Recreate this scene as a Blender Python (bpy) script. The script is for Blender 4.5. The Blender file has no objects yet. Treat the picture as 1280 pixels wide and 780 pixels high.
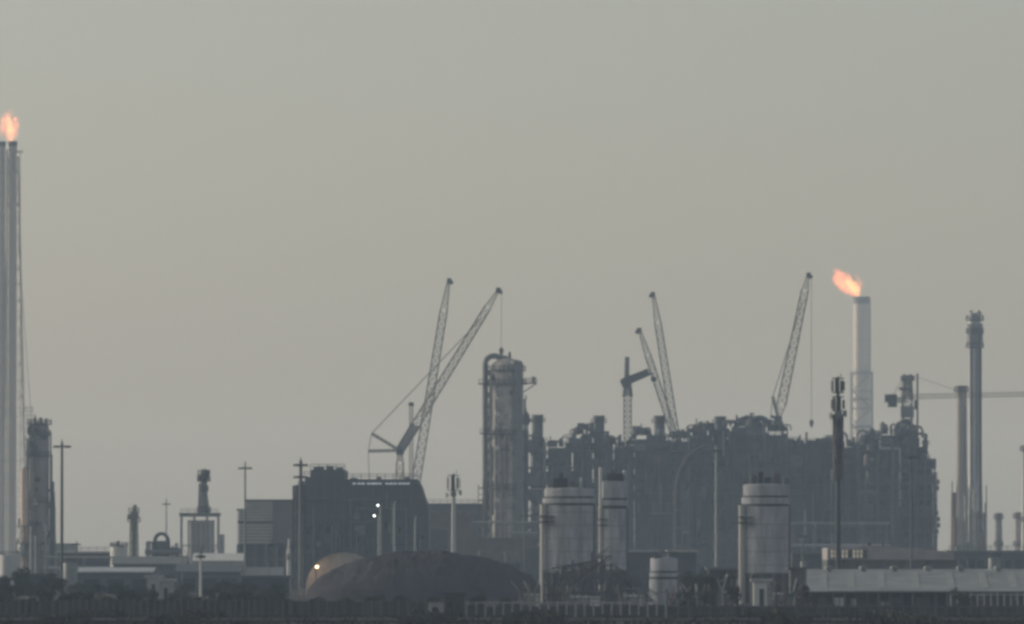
import bpy, math, random
from mathutils import Vector, Matrix

random.seed(11)
sc = bpy.context.scene
COL = sc.collection
PI = math.pi

# ------------------------------------------------------------------ camera scale
# one photograph pixel (1280 wide) spans 1e-4 rad; the eye is 9 m above the plain, the horizon at row 690
CAM_H, HOR, RAD = 9.15, 690.0, 1e-4

class At:
    """metres round a thing that stands D metres away at photograph column px0"""
    def __init__(s, px0, D):
        s.px0, s.D, s.k = px0, D, RAD * D
        s.loc = ((px0 - 640.0) * s.k, D, 0.0)
    def x(s, px): return (px - s.px0) * s.k
    def z(s, py): return CAM_H + (HOR - py) * s.k
    def m(s, n): return n * s.k

# ------------------------------------------------------------------ materials
MATS = {}
def mat(name, col, rough=0.75, metal=0.0, var=0.25, scale=0.6, streak=0.0):
    if name in MATS: return MATS[name]
    m = bpy.data.materials.new(name); m.use_nodes = True
    nt = m.node_tree; N = nt.nodes; L = nt.links
    b = N['Principled BSDF']
    b.inputs['Roughness'].default_value = rough
    b.inputs['Metallic'].default_value = metal
    if rough >= .85: b.inputs['Specular IOR Level'].default_value = 0.08     # dusty, matt
    tc = N.new('ShaderNodeTexCoord')
    mp = N.new('ShaderNodeMapping')
    mp.inputs['Scale'].default_value = (scale, scale, scale * (0.18 if streak else 1.0))
    L.new(tc.outputs['Object'], mp.inputs['Vector'])
    n1 = N.new('ShaderNodeTexNoise'); n1.inputs['Scale'].default_value = 1.0
    n1.inputs['Detail'].default_value = 5.0; n1.inputs['Roughness'].default_value = 0.65
    L.new(mp.outputs['Vector'], n1.inputs['Vector'])
    r = N.new('ShaderNodeValToRGB')
    lo = [max(0, c * (1 - var)) for c in col]; hi = [min(1, c * (1 + var)) for c in col]
    r.color_ramp.elements[0].position = 0.3; r.color_ramp.elements[0].color = (*lo, 1)
    r.color_ramp.elements[1].position = 0.7; r.color_ramp.elements[1].color = (*hi, 1)
    L.new(n1.outputs['Fac'], r.inputs['Fac'])
    L.new(r.outputs['Color'], b.inputs['Base Color'])
    MATS[name] = m
    return m

def emit(name, col, strength):
    m = bpy.data.materials.new(name); m.use_nodes = True
    b = m.node_tree.nodes['Principled BSDF']
    b.inputs['Base Color'].default_value = (*col, 1)
    b.inputs['Emission Color'].default_value = (*col, 1)
    b.inputs['Emission Strength'].default_value = strength
    return m

def flame_mat(name, col, strength, absorb=0.0):
    m = bpy.data.materials.new(name); m.use_nodes = True
    nt = m.node_tree; nt.nodes.clear()
    o = nt.nodes.new('ShaderNodeOutputMaterial')
    v = nt.nodes.new('ShaderNodeEmission')
    v.inputs['Color'].default_value = (*col, 1); v.inputs['Strength'].default_value = strength
    nt.links.new(v.outputs[0], o.inputs['Volume'])
    return m

STEEL_D = mat('dark painted steel', (0.045, 0.052, 0.062), 0.6, 0.1)
STEEL_B = mat('blue grey steel', (0.085, 0.105, 0.125), 0.55, 0.1)
STEEL_G = mat('weathered grey steel', (0.17, 0.18, 0.185), 0.55, 0.2)
GALV = mat('galvanised steel', (0.36, 0.37, 0.37), 0.45, 0.4)
CLAD = mat('grey insulated cladding', (0.42, 0.43, 0.45), 0.4, 0.3, 0.18, 0.35, 1)
CLAD_W = mat('warm dusty cladding', (0.46, 0.425, 0.39), 0.65, 0.0, 0.38, 0.5)
PALE = mat('pale painted steel', (0.56, 0.52, 0.50), 0.5, 0.1, 0.12, 0.2, 1)
CONC = mat('silo concrete', (0.40, 0.41, 0.44), 0.85, 0, 0.42, 0.7, 1)
CONC_P = mat('pale shaft concrete', (0.52, 0.50, 0.47), 0.85, 0, 0.15, 0.3, 1)
CONC_D = mat('dirty concrete', (0.13, 0.13, 0.135), 0.9, 0, 0.3, 0.5, 1)
WHITE = mat('white paint', (0.68, 0.67, 0.64), 0.5, 0, 0.1, 0.4, 1)
RUST = mat('rusty steel', (0.22, 0.12, 0.075), 0.8, 0.1, 0.4, 0.9)
CRANE_Y = mat('crane yellow paint', (0.30, 0.27, 0.20), 0.5, 0.0, 0.2, 0.3)
CRANE_G = mat('crane grey green paint', (0.20, 0.21, 0.18), 0.5, 0.0, 0.2, 0.3)
BLACK = mat('black rubber and shadow steel', (0.022, 0.023, 0.027), 0.7, 0, 0.2)
ROOF_G = mat('grey sheet roof', (0.20, 0.218, 0.225), 0.6, 0.1, 0.42, 0.16)
WALL_D = mat('dark shed wall', (0.06, 0.065, 0.075), 0.8, 0, 0.35, 0.5)
LOUV_L = mat('sun-lightened grey louvre', (0.52, 0.50, 0.46), 0.6, 0.1, 0.1, 0.4)  # colour raised to stand in for sun on the louvred face
LOUV_D = mat('dark grey louvre', (0.22, 0.215, 0.205), 0.6, 0.1, 0.15, 0.4)
PURPLE = mat('primer red grey steel', (0.15, 0.125, 0.13), 0.7, 0.1, 0.3, 0.4)
GREEN = mat('green grey paint', (0.16, 0.18, 0.14), 0.6, 0.05, 0.2, 0.6)
LEAF = mat('dusty dark foliage', (0.042, 0.05, 0.032), 0.9, 0, 0.55, 0.7)
BARK = mat('grey bark', (0.08, 0.065, 0.05), 0.9, 0, 0.3, 2.0)
FENCE = mat('stained fence concrete', (0.085, 0.085, 0.09), 0.9, 0, 0.45, 1.2, 1)
FENCE_L = mat('pale fence post concrete', (0.42, 0.41, 0.40), 0.85, 0, 0.35, 1.5)
GLASS = mat('dark window glass', (0.03, 0.035, 0.045), 0.15, 0, 0.1)
LAMP_HOT = emit('cold white lamp', (0.95, 1.0, 1.0), 7.0)
LAMP_WARM = emit('warm lamp', (1.0, 0.72, 0.42), 6.0)
LAMP_DIM = emit('dim strip lamp', (0.85, 0.92, 1.0), 0.30)
PANE_GLOW = emit('glowing pale pane', (1.0, 0.88, 0.68), 0.15)  # glow put into pale wall panes; no lamp burns behind them
PANE_GLOW_DIM = emit('faintly glowing pale pane', (1.0, 0.88, 0.70), 0.10)

# ------------------------------------------------------------------ mesh builder
class MB:
    def __init__(s): s.v = []; s.f = []
    def quadbox(s, P):
        b = len(s.v); s.v += [tuple(p) for p in P]
        for q in ((0,3,2,1),(4,5,6,7),(0,1,5,4),(1,2,6,5),(2,3,7,6),(3,0,4,7)): s.f.append(tuple(b + i for i in q))
        return s
    def bx(s, x0, x1, y0, y1, z0, z1):
        return s.quadbox([(x0,y0,z0),(x1,y0,z0),(x1,y1,z0),(x0,y1,z0),(x0,y0,z1),(x1,y0,z1),(x1,y1,z1),(x0,y1,z1)])
    def box(s, c, d, rz=0.0):
        P = []
        for zz in (-.5, .5):
            for xx, yy in ((-.5,-.5),(.5,-.5),(.5,.5),(-.5,.5)):
                x, y = xx*d[0], yy*d[1]
                P.append((c[0]+x*math.cos(rz)-y*math.sin(rz), c[1]+x*math.sin(rz)+y*math.cos(rz), c[2]+zz*d[2]))
        return s.quadbox(P)
    def bar(s, p, q, w, h=None):
        h = h or w
        p, q = Vector(p), Vector(q); d = (q - p)
        if d.length < 1e-6: return s
        d.normalize()
        u = Vector((0,0,1)).cross(d)
        if u.length < 1e-3: u = Vector((1,0,0))
        u.normalize(); v = d.cross(u)
        P = []
        for e in (p, q):
            for a, b in ((-1,-1),(1,-1),(1,1),(-1,1)): P.append(e + u*(a*w/2) + v*(b*h/2))
        return s.quadbox(P)
    def tube(s, p, q, r0, r1=None, n=10):
        r1 = r0 if r1 is None else r1
        p, q = Vector(p), Vector(q); d = (q - p).normalized()
        u = Vector((0,0,1)).cross(d)
        if u.length < 1e-3: u = Vector((1,0,0))
        u.normalize(); v = d.cross(u)
        b = len(s.v)
        for e, r in ((p, r0), (q, r1)):
            for i in range(n):
                a = 2*PI*i/n; s.v.append(tuple(e + u*(r*math.cos(a)) + v*(r*math.sin(a))))
        for i in range(n):
            j = (i+1) % n; s.f.append((b+i, b+j, b+n+j, b+n+i))
        s.f.append(tuple(b+i for i in reversed(range(n)))); s.f.append(tuple(b+n+i for i in range(n)))
        return s
    def path(s, pts, r, n=8):
        pts = [Vector(p) for p in pts]; b = len(s.v); m = len(pts)
        ref = Vector((0.13, 0.97, 0.21)).normalized()
        for i, p in enumerate(pts):
            d = (pts[min(i+1, m-1)] - pts[max(i-1, 0)]).normalized()
            u = ref.cross(d)
            if u.length < 1e-3: u = Vector((1,0,0)).cross(d)
            u.normalize(); v = d.cross(u)
            rr = r[i] if isinstance(r, (list, tuple)) else r
            for k in range(n):
                a = 2*PI*k/n; s.v.append(tuple(p + u*(rr*math.cos(a)) + v*(rr*math.sin(a))))
        for i in range(m-1):
            for k in range(n):
                j = (k+1) % n; s.f.append((b+i*n+k, b+i*n+j, b+(i+1)*n+j, b+(i+1)*n+k))
        s.f.append(tuple(b+k for k in reversed(range(n)))); s.f.append(tuple(b+(m-1)*n+k for k in range(n)))
        return s
    def lathe(s, prof, cx=0, cy=0, n=28):
        b = len(s.v); m = len(prof)
        for r, z in prof:
            for i in range(n):
                a = 2*PI*i/n; s.v.append((cx + max(r,.001)*math.cos(a), cy + max(r,.001)*math.sin(a), z))
        for i in range(m-1):
            for k in range(n):
                j = (k+1) % n; s.f.append((b+i*n+k, b+i*n+j, b+(i+1)*n+j, b+(i+1)*n+k))
        s.f.append(tuple(b+k for k in reversed(range(n)))); s.f.append(tuple(b+(m-1)*n+k for k in range(n)))
        return s
    def ring(s, cx, cy, z, r0, r1, h, n=24):
        b = len(s.v)
        for zz in (z, z+h):
            for r in (r0, r1):
                for i in range(n):
                    a = 2*PI*i/n; s.v.append((cx+r*math.cos(a), cy+r*math.sin(a), zz))
        I = lambda l, rr, i: b + (l*2+rr)*n + i % n
        for i in range(n):
            s.f.append((I(1,0,i), I(1,1,i), I(1,1,i+1), I(1,0,i+1)))
            s.f.append((I(0,0,i), I(0,0,i+1), I(0,1,i+1), I(0,1,i)))
            s.f.append((I(0,1,i), I(0,1,i+1), I(1,1,i+1), I(1,1,i)))
            s.f.append((I(0,0,i), I(1,0,i), I(1,0,i+1), I(0,0,i+1)))
        return s
    def ringrail(s, cx, cy, z, r, h=1.1, w=0.09, n=16):
        for i in range(n):
            a, a2 = 2*PI*i/n, 2*PI*(i+1)/n
            p = (cx+r*math.cos(a), cy+r*math.sin(a)); q = (cx+r*math.cos(a2), cy+r*math.sin(a2))
            s.bar((*p, z), (*p, z+h), w)
            for hh in (h*.55, h): s.bar((*p, z+hh), (*q, z+hh), w)
        return s
    def rail(s, pts, h=1.1, w=0.09, step=2.0):
        for p, q in zip(pts, pts[1:]):
            p, q = Vector(p), Vector(q); n = max(1, int((q-p).length/step))
            for i in range(n+1):
                a = p.lerp(q, i/n); s.bar(a, a+Vector((0,0,h)), w)
            for hh in (h*.55, h): s.bar(p+Vector((0,0,hh)), q+Vector((0,0,hh)), w)
        return s
    def lattice(s, p, q, w0, w1, chord, brace, n, up=None, h0=None, h1=None):
        """four chords and zigzag bracing from p to q, w wide (sideways) and h deep"""
        p, q = Vector(p), Vector(q); d = (q-p).normalized()
        u = (up or Vector((0,1,0))); u = (u - d*u.dot(d)).normalized(); v = d.cross(u)
        h0 = h0 or w0; h1 = h1 or w1
        cs = []
        for i in range(n+1):
            t = i/n; c = p.lerp(q, t); w = (w0+(w1-w0)*t)/2; h = (h0+(h1-h0)*t)/2
            cs.append([c+u*h+v*w, c-u*h+v*w, c-u*h-v*w, c+u*h-v*w])
        for k in range(4): s.bar(cs[0][k], cs[-1][k], chord)
        for i in range(n):
            for k in range(4):
                j = (k+1) % 4
                a, b2 = (cs[i][k], cs[i+1][j]) if (i+k) % 2 else (cs[i][j], cs[i+1][k])
                s.bar(a, b2, brace)
                if i: s.bar(cs[i][k], cs[i][j], brace)
        return s
    def build(s, name, m, parent=None, smooth=False):
        me = bpy.data.meshes.new(name); me.from_pydata(s.v, [], s.f)
        me.materials.append(m)
        if smooth:
            for p in me.polygons: p.use_smooth = True
            try: me.set_sharp_from_angle(angle=math.radians(38))
            except Exception: pass
        me.update()
        o = bpy.data.objects.new(name, me); COL.objects.link(o)
        if parent: o.parent = parent
        return o

def plat(t, cx, cy, z, r0, r1, h=.25, rail=1.2, w=.12, n=18, m=None, name='platform'):
    return MB().ring(cx,cy,z,r0,r1,h,24).ringrail(cx,cy,z+h-.02,r1-.12,rail,w,n).build(name, m or STEEL_D, t)
def tag(o, label, cat, group=None):
    o['label'] = label; o['category'] = cat
    if group: o['group'] = group
    return o
def thing(name, label, cat, loc=(0,0,0), rz=0.0, group=None):
    o = bpy.data.objects.new(name, None); COL.objects.link(o)
    o.empty_display_size = 0.5
    o.location = loc; o.rotation_euler = (0,0,rz)
    return tag(o, label, cat, group)
def struct(o, kind='structure'):
    o['kind'] = kind; return o
def copy_tree(o, parent=None):
    c = o.copy(); COL.objects.link(c)
    if parent: c.parent = parent
    for ch in list(o.children): copy_tree(ch, c)
    return c

# ------------------------------------------------------------------ ground and air
def noise_hill(x, y):
    return 0.18*math.sin(x*.043+1.3)*math.sin(y*.031) + 0.1*math.sin(x*.11+y*.07)
g = MB()
xs = [-3000, -1500, -700] + [-400 + i*10 for i in range(81)] + [700, 1500, 3000]
ys = [-250, 0, 400, 700, 900] + [1000 + i*12 for i in range(60)] + [1800, 2100, 2500, 3000, 4000, 6000, 9000, 13900]
for y in ys:
    for x in xs:
        g.v.append((x, y, (noise_hill(x, y) - .3) if 980 < y < 1112 else 0.0))
W = len(xs)
for j in range(len(ys)-1):
    for i in range(W-1): g.f.append((j*W+i, j*W+i+1, (j+1)*W+i+1, (j+1)*W+i))
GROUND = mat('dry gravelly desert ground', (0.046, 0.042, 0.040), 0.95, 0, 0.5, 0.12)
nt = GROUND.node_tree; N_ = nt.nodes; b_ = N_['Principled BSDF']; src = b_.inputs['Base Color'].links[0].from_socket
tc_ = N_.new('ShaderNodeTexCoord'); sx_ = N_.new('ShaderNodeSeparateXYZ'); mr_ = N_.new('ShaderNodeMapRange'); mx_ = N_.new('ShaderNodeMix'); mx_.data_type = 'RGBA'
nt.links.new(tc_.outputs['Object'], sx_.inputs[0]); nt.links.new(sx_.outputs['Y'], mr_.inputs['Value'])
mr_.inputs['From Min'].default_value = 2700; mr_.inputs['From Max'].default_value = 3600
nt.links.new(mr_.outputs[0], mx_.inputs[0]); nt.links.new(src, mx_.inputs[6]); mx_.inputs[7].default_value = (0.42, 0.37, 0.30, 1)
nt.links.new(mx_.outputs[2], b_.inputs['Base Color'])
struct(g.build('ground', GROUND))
rd = MB()
for i in range(60):
    x0, x1 = -300+i*10, -290+i*10
    rd.quadbox([(x0,1068,-.5),(x1,1068,-.5),(x1,1076,-.5),(x0,1076,-.5),(x0,1068,.06),(x1,1068,.06),(x1,1076,.06),(x0,1076,.06)])
struct(rd.build('perimeter_road', mat('sandy asphalt', (0.05, 0.047, 0.045), 0.9, 0, 0.35, 0.4)))

hz = MB().bx(-2900, 2900, -200, 13800, -1.2, 215)
hm = bpy.data.materials.new('haze air'); hm.use_nodes = True
nt = hm.node_tree; nt.nodes.clear()
ho = nt.nodes.new('ShaderNodeOutputMaterial'); hv = nt.nodes.new('ShaderNodeVolumePrincipled')
hv.inputs['Color'].default_value = (0.62, 0.785, 1.0, 1)
hv.inputs['Absorption Color'].default_value = (1, 1, 1, 1)
hv.inputs['Density'].default_value = 0.000140
hv.inputs['Anisotropy'].default_value = 0.0
nt.links.new(hv.outputs[0], ho.inputs['Volume'])
struct(hz.build('haze', hm), 'stuff')

# ------------------------------------------------------------------ flames
def flame(name, label, A, puffs, z0, y0=0.0, strength=1.0):
    """puffs: (px, py, radius px, kind) blobs joined along a leaning tongue"""
    t = thing(name, label, 'flame', (A.loc[0], A.D, z0))
    rnd = random.Random(len(label))
    for kind, mt in (('outer_flame', flame_mat('orange gas flame', (1.0, 0.22, 0.075), 0.135*strength)),
                     ('inner_flame', flame_mat('yellow gas flame', (1.0, 0.52, 0.16), 0.20*strength))):
        for chain in puffs[kind]:
            pts, rs = [], []
            for i, (px, py, r) in enumerate(chain):
                r = r*(1.22 if A.D > 4000 else 1.05); pts.append((A.x(px), y0 + rnd.uniform(-.3,.3)*A.m(r), A.z(py)-z0)); rs.append(A.m(r))
            # resample the chain smoothly
            P2, R2 = [], []
            n = len(pts)
            for i in range(n-1):
                for k in range(5):
                    u = k/5; P2.append(Vector(pts[i]).lerp(Vector(pts[i+1]), u)); R2.append((rs[i]+(rs[i+1]-rs[i])*u)*(1+rnd.uniform(-.32,.24)))
            P2.append(Vector(pts[-1])); R2.append(rs[-1])
            MB().path(P2, R2, 12).build('flame_tongue', mt, t)
    return t

# ------------------------------------------------------------------ tall flare stack by the plain's edge
A = At(12, 3600)
t = thing('flare_stack', 'very tall twin-pipe flare stack with a slim derrick behind it, tallest thing in view', 'flare stack', A.loc)
ztop = A.z(178)
for px, r in ((1.5, 4.6), (15.5, 5.0)):
    m = MB().tube((A.x(px), 0, 0), (A.x(px), 0, ztop-1.6), A.m(r), n=16)
    rp = m.build('riser_pipe', mat('flare riser paint', (0.40,0.37,0.35), .5, .1, .15, .2, 1), t, True)
    b = MB().tube((A.x(px), 0, ztop-1.6), (A.x(px), 0, ztop+.6), A.m(r)*1.12, A.m(r)*1.02, 16)
    b.ring(A.x(px), 0, ztop-.2, A.m(r)*1.0, A.m(r)*1.25, .4, 16)
    b.build('burner_tip', STEEL_D, rp, True)
    c = MB()
    for k in range(1, 19): c.ring(A.x(px), 0, k*10, A.m(r)*.98, A.m(r)*1.1, .5, 16)
    c.build('stiffener_rib', GALV, rp)
m = MB()
m.lattice((A.x(17), 6, 0), (A.x(15), 4, ztop-6), 11.5, 4.6, .42, .26, 26)
m.build('derrick_frame', PALE, t)
m = MB().tube((A.x(8.4), -.6, 0), (A.x(8.4), -.6, ztop-3), .45, n=8); m.build('pilot_gas_pipe', PALE, t, True)
m = MB().bar((A.x(26), 1, 0), (A.x(24.5), 1, A.z(190)), .5, .3)
for k in range(2, 180, 4): m.bar((A.x(20), 1, k), (A.x(25.2), 1, k), .16)
m.build('service_ladder', GALV, t)
for py in (190, 330, 470, 600):
    m = MB().bx(A.x(-6), A.x(28), -2.4, 5, A.z(py), A.z(py)+.25)
    m.rail([(A.x(-6),-2.4,A.z(py)),(A.x(28),-2.4,A.z(py)),(A.x(28),5,A.z(py))])
    if py == 190: m = MB().bx(A.x(20), A.x(28), -1.4, 3, A.z(py), A.z(py)+.3).rail([(A.x(20),-1.4,A.z(py)),(A.x(28),-1.4,A.z(py))])
    if py in (190,): m.build('platform', STEEL_D, t)
m = MB()
for x1, y1 in ((A.x(52), 8), (A.x(60), -40)):
    m.bar((A.x(22), 2, A.z(300)), (x1, y1, 0.2), .16)
m.build('guy_rope', STEEL_B, t)
flame('flare_flame', 'upright orange gas flame burning on the tallest flare stack', A, {
    'outer_flame': [[(12,176,4),(14,168,7.5),(16,158,7),(19,149,4.5),(20,142,1)], [(10,174,3.5),(8,163,7),(7,152,7),(9,142,4),(12,135,.8)], [(2,172,2),(0,160,5),(3,150,3),(3,145,.7)], [(16,164,3),(21,156,2.6),(22,148,.4)], [(9,150,3),(14,142,2.4),(15,133,.4)], [(5,152,3),(2,143,2.2),(5,137,.4)]],
    'inner_flame': [[(13,176,3),(13,166,5),(11,155,4.5),(9,146,3),(8,140,.6)]]}, ztop+.8, strength=.85)

# ------------------------------------------------------------------ second flare stack
A = At(1077, 5200)
t = thing('flare_stack', 'pale wide flare stack with an open lattice lower half, behind the dark process block', 'flare stack', A.loc)
ztop = A.z(371)
MB().tube((0,0,0), (0,0,ztop-4.6), A.m(10.6), A.m(10.2), 24).build('stack_shell', PALE, t, True)
MB().lathe([(A.m(10.5), ztop-4.6),(A.m(10.9), ztop-.4),(A.m(11.4), ztop-.4),(A.m(11.4), ztop),(A.m(9), ztop)], n=24).build('burner_tip', STEEL_G, t, True)
m = MB().lattice((0,0,0), (0,0,A.z(467)), A.m(27), A.m(25), .9, .5, 11)
for py in (467, 500, 535): m.ring(0,0,A.z(py),A.m(10.7),A.m(15),.5,16).ringrail(0,0,A.z(py),A.m(14.6),1.3,.14,16)
m.build('lattice_frame', STEEL_G, t)
m = MB()
for k in range(5): m.ring(0,0,A.z(390+18*k),A.m(10.2),A.m(10.9),.5,24)
m.build('stiffener_rib', CLAD, t)
m = MB().bar((A.m(10.9),-1.5,A.z(467)),(A.m(10.9),-1.5,ztop-2),.7,.5); m.build('service_ladder', GALV, t)
flame('flare_flame', 'orange gas flame blown sideways from the pale flare stack behind the process block', A, {
    'outer_flame': [[(1073,371,3),(1070,366,6),(1066,361,8),(1060,355,9),(1054,350,8.5),(1048,346,7),(1043,343,3)],
                    [(1070,368,3),(1064,364,5),(1056,359,6),(1049,353,6),(1043,349,4),(1040,345,1)],
                    [(1072,366,3),(1074,358,4.5),(1074,350,3.2),(1071,345,1.8),(1070,340,.4)],
                    [(1064,360,3),(1062,350,4),(1060,342,2),(1061,337,.4)], [(1056,356,3),(1047,353,2.6),(1041,351,.5)], [(1060,362,2.5),(1052,358,2),(1047,357,.4)], [(1050,344,2.5),(1047,338,1.6),(1048,332,.3)],
                    [(1052,346,4),(1047,341,4.5),(1043,338,3),(1041,334,.7)]],
    'inner_flame': [[(1073,370,2.5),(1070,363,4.5),(1065,356,5.5),(1060,352,4.5),(1056,349,1.5)]]}, ztop+.1, strength=.72)

# ------------------------------------------------------------------ lamp masts
def high_mast(px, ytop, D, label, head=9.0, r=1.5, m_pole=STEEL_G, cabinet=False, lower_head=None, glow=None):
    A = At(px, D); t = thing('high_mast_light', label, 'light mast', A.loc, 0, 'tall lamp masts over the plant')
    zt = A.z(ytop)
    MB().tube((0,0,0), (0,0,zt), A.m(r*1.15), A.m(r*.75), 10).build('pole', m_pole, t, True)
    for yy in [ytop + 5] + ([lower_head] if lower_head else []):
        z = A.z(yy)
        f = MB().ring(0,0,z-.12, A.m(1), A.m(head*.62), .24, 16)
        for k in range(4):
            a = PI*k/4
            f.bar((-A.m(head*.95)*math.cos(a), -A.m(head*.95)*math.sin(a), z+.1), (A.m(head*.95)*math.cos(a), A.m(head*.95)*math.sin(a), z+.1), .16)
        f.build('headframe', STEEL_D, t)
        for k in range(8):
            a = 2*PI*k/8
            MB().box((A.m(head*.86)*math.cos(a), A.m(head*.86)*math.sin(a), z-.12), (.85,.65,.42), a).build('floodlight', STEEL_D, t)
    MB().tube((0,0,zt-.3), (0,0,zt+.8), .22, .05, 8).build('finial', STEEL_D, t)
    MB().box((0,-.5,.9), (.9,.5,1.6)).build('control_box', STEEL_G, t)
    return t
high_mast(77.5, 553, 1900, 'dark lamp mast with a broad crossarm head beside the steel-clad column', 10.5, 2.0, STEEL_D)
high_mast(208, 625, 3000, 'thin faint lamp mast rising far behind the domed pipework', 4.5, 1.0, STEEL_G)
high_mast(306.5, 580, 2080, 'slender lamp mast standing at the striped louvred building', 8, 1.4, STEEL_G)
high_mast(376, 576, 1700, 'stout lamp mast with two tiers of floodlights before the dark industrial block', 8, 2.6, STEEL_B, lower_head=596)
high_mast(1139, 566, 1500, 'thin dark lamp mast standing behind the long grey shed roof', 6, 1.6, STEEL_B)
high_mast(895, 558, 1900, 'thin pale lamp mast in front of the process block, near the lone silo', 5, 1.5, GALV)
high_mast(251, 690, 1350, 'short pale lamp post by the dark scrub', 3.4, 1.6, WHITE)

def lamp_post(px, ytop, D, label, lit, arm):
    A = At(px, D); t = thing('street_lamp', label, 'lamp post', A.loc, 0, 'lamp posts before the dark industrial block')
    zt = A.z(ytop)
    MB().path([(0,0,0),(0,0,zt-1.2),(arm*.2,-.1,zt-.3),(arm,-.2,zt)], [.3,.2,.16,.12], 8).build('pole', GALV, t, True)
    MB().box((arm+.3*(1 if arm > 0 else -1),-.2,zt), (1.1,.5,.25)).build('lamp_housing', STEEL_D, t)
    if lit: MB().lathe([(.05,zt-.45),(.16,zt-.41),(.2,zt-.3),(.14,zt-.16)], arm+.25*(1 if arm > 0 else -1), -.35, 10).build('lamp_globe', LAMP_HOT, t, True)
    return t
lamp_post(475.5, 630, 1750, 'slim lamp post with a bright white lamp burning at its top', True, -.3)
lamp_post(473.5, 643, 1715, 'shorter lamp post with a white lamp burning just below its neighbour', True, -.7)
lamp_post(493, 626, 1800, 'unlit pale lamp post before the dark industrial block', False, .6)
lamp_post(519, 645, 1800, 'unlit pale lamp post near the sloping end of the dark industrial block', False, .6)

# ------------------------------------------------------------------ process column at the flare's foot
A = At(47, 2300)
t = thing('process_column', 'grey process column with a ringed top platform and cluttered steel base, near the tallest flare', 'column', A.loc)
r = A.m(12.5); cx = A.x(49)
MB().lathe([(r,0),(r,A.z(545)),(r*.97,A.z(543)),(r*.97,A.z(533)),(r*.7,A.z(529)),(.2,A.z(527))], cx, 0).build('shell', mat('dull column insulation', (0.25,0.24,0.25), .5, .1, .25, .35, 1), t, True)
for py, f in ((531,1.28),(544,1.18),(571,1.2),(628,1.25)): plat(t, cx, 0, A.z(py), r*.98, r*f)
m = MB(); rnd = random.Random(31)
for k in range(9):
    z = A.z(588)+k*2.1; xl = A.x(33+rnd.uniform(0,3)); xr_ = A.x(43+rnd.uniform(-1,3))
    m.bx(xl, xr_, -r-1.2, -r*.4, z, z+.14).rail([(xl,-r-1.2,z+.14),(xr_,-r-1.2,z+.14)],1.2,.13,1.4)
for px in (34.5, 39, 44): m.bar((A.x(px),-r-1.1,0),(A.x(px),-r-1.1,A.z(534 if px > 36 else 560)),.24)
m.build('scaffold_frame', STEEL_G, t)
MB().bx(A.x(38), A.x(47), -r-.6, -r*.7, A.z(566), A.z(556)).build('equipment_box', STEEL_B, t)
for px, py0, py1, rr in ((38,548,526,1.6),(44,540,521,1.4),(51,540,522,2.0),(58,545,523,1.5)):
    MB().tube((A.x(px), -1, A.z(py0)), (A.x(px), -1, A.z(py1)), A.m(rr), n=8).build('vent_pipe', STEEL_B, t, True)
rnd = random.Random(43)
for k in range(30):
    a = rnd.uniform(PI*1.0, PI*2.0); z = A.z(rnd.uniform(535, 690)); w_ = rnd.uniform(.5,1.4)
    MB().box((cx+r*1.08*math.cos(a), r*1.08*math.sin(a), z),(w_*.9,w_*1.2,rnd.uniform(.6,2.2)),a).build('junction_box', rnd.choice([STEEL_D,STEEL_G,STEEL_B,WHITE,GALV]), t)
for px, py, w_ in ((64.5,568,1.6),(66.5,602,1.9),(35,548,1.4),(68.5,634,1.6)):
    MB().tube((A.x(px),-1.5,0),(A.x(px),-1.5,A.z(py)),A.m(w_),n=8).build('riser_pipe', rnd.choice([STEEL_B,STEEL_G,CLAD]), t, True)
m = MB().lattice((A.x(66.5),0,0),(A.x(65.5),0,A.z(615)),A.m(8),A.m(5),.24,.16,9); m.build('lattice_frame', STEEL_G, t)
MB().bx(A.x(60),A.x(69),-2.2,1.2,A.z(636),A.z(628)).build('equipment_box', STEEL_B, t)
MB().bx(A.x(24),A.x(34),-3.2,1.2,A.z(660),A.z(648)).build('equipment_box', STEEL_G, t)
MB().lathe([(A.m(4.8),0),(A.m(4.8),A.z(588)),(A.m(3),A.z(585)),(.2,A.z(584))], A.x(31.5), -3.6, 16).build('side_vessel', mat('faded pink vessel paint', (0.62,0.44,0.36), .6, 0, .2, .4), t, True)
MB().path([(A.x(36),-3,0),(A.x(36),-3,A.z(560)),(A.x(38),-2.6,A.z(549)),(A.x(45),-2,A.z(543))], A.m(1.6), 8).build('riser_pipe', STEEL_G, t, True)
MB().tube((A.x(63.5),-.5,0), (A.x(63.5),-.5,A.z(540)), A.m(1.0), n=8).build('riser_pipe', STEEL_B, t, True)
m = MB()
lv = [0, 4, 8, 12, 16.5]
X = [A.x(p) for p in (23, 33, 43, 53, 64)]
for y in (-6, 3):
    for i, x in enumerate(X):
        m.bar((x,y,0),(x,y,lv[-1] if i not in (0, 4) else lv[-2]),.32)
    for z in lv[1:]: m.bar((X[0],y,z),(X[-1],y,z),.3)
    for a in range(4):
        for b in range(4):
            if (a+b) % 2: m.bar((X[a],y,lv[b]),(X[a+1],y,lv[b+1]),.2)
for z in lv[1:-1]:
    m.bx(X[0],X[-1],-6.2,3,z-.05,z+.16); m.rail([(X[0],-6.2,z+.16),(X[-1],-6.2,z+.16)])
m.build('steel_frame', STEEL_G, t)
for px in (27.5, 40, 46, 59): MB().tube((A.x(px),-6.8,0),(A.x(px),-6.8,A.z(random.uniform(640,672))),A.m(1.1),n=8).build('riser_pipe', WHITE if px < 50 else GALV, t, True)
for px in (30, 56): MB().lathe([(1.2,8.2),(1.6,9),(1.6,11),(.9,11.7),(.1,11.9)], A.x(px), -3.5, 14).build('drum', CLAD, t, True)

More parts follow.
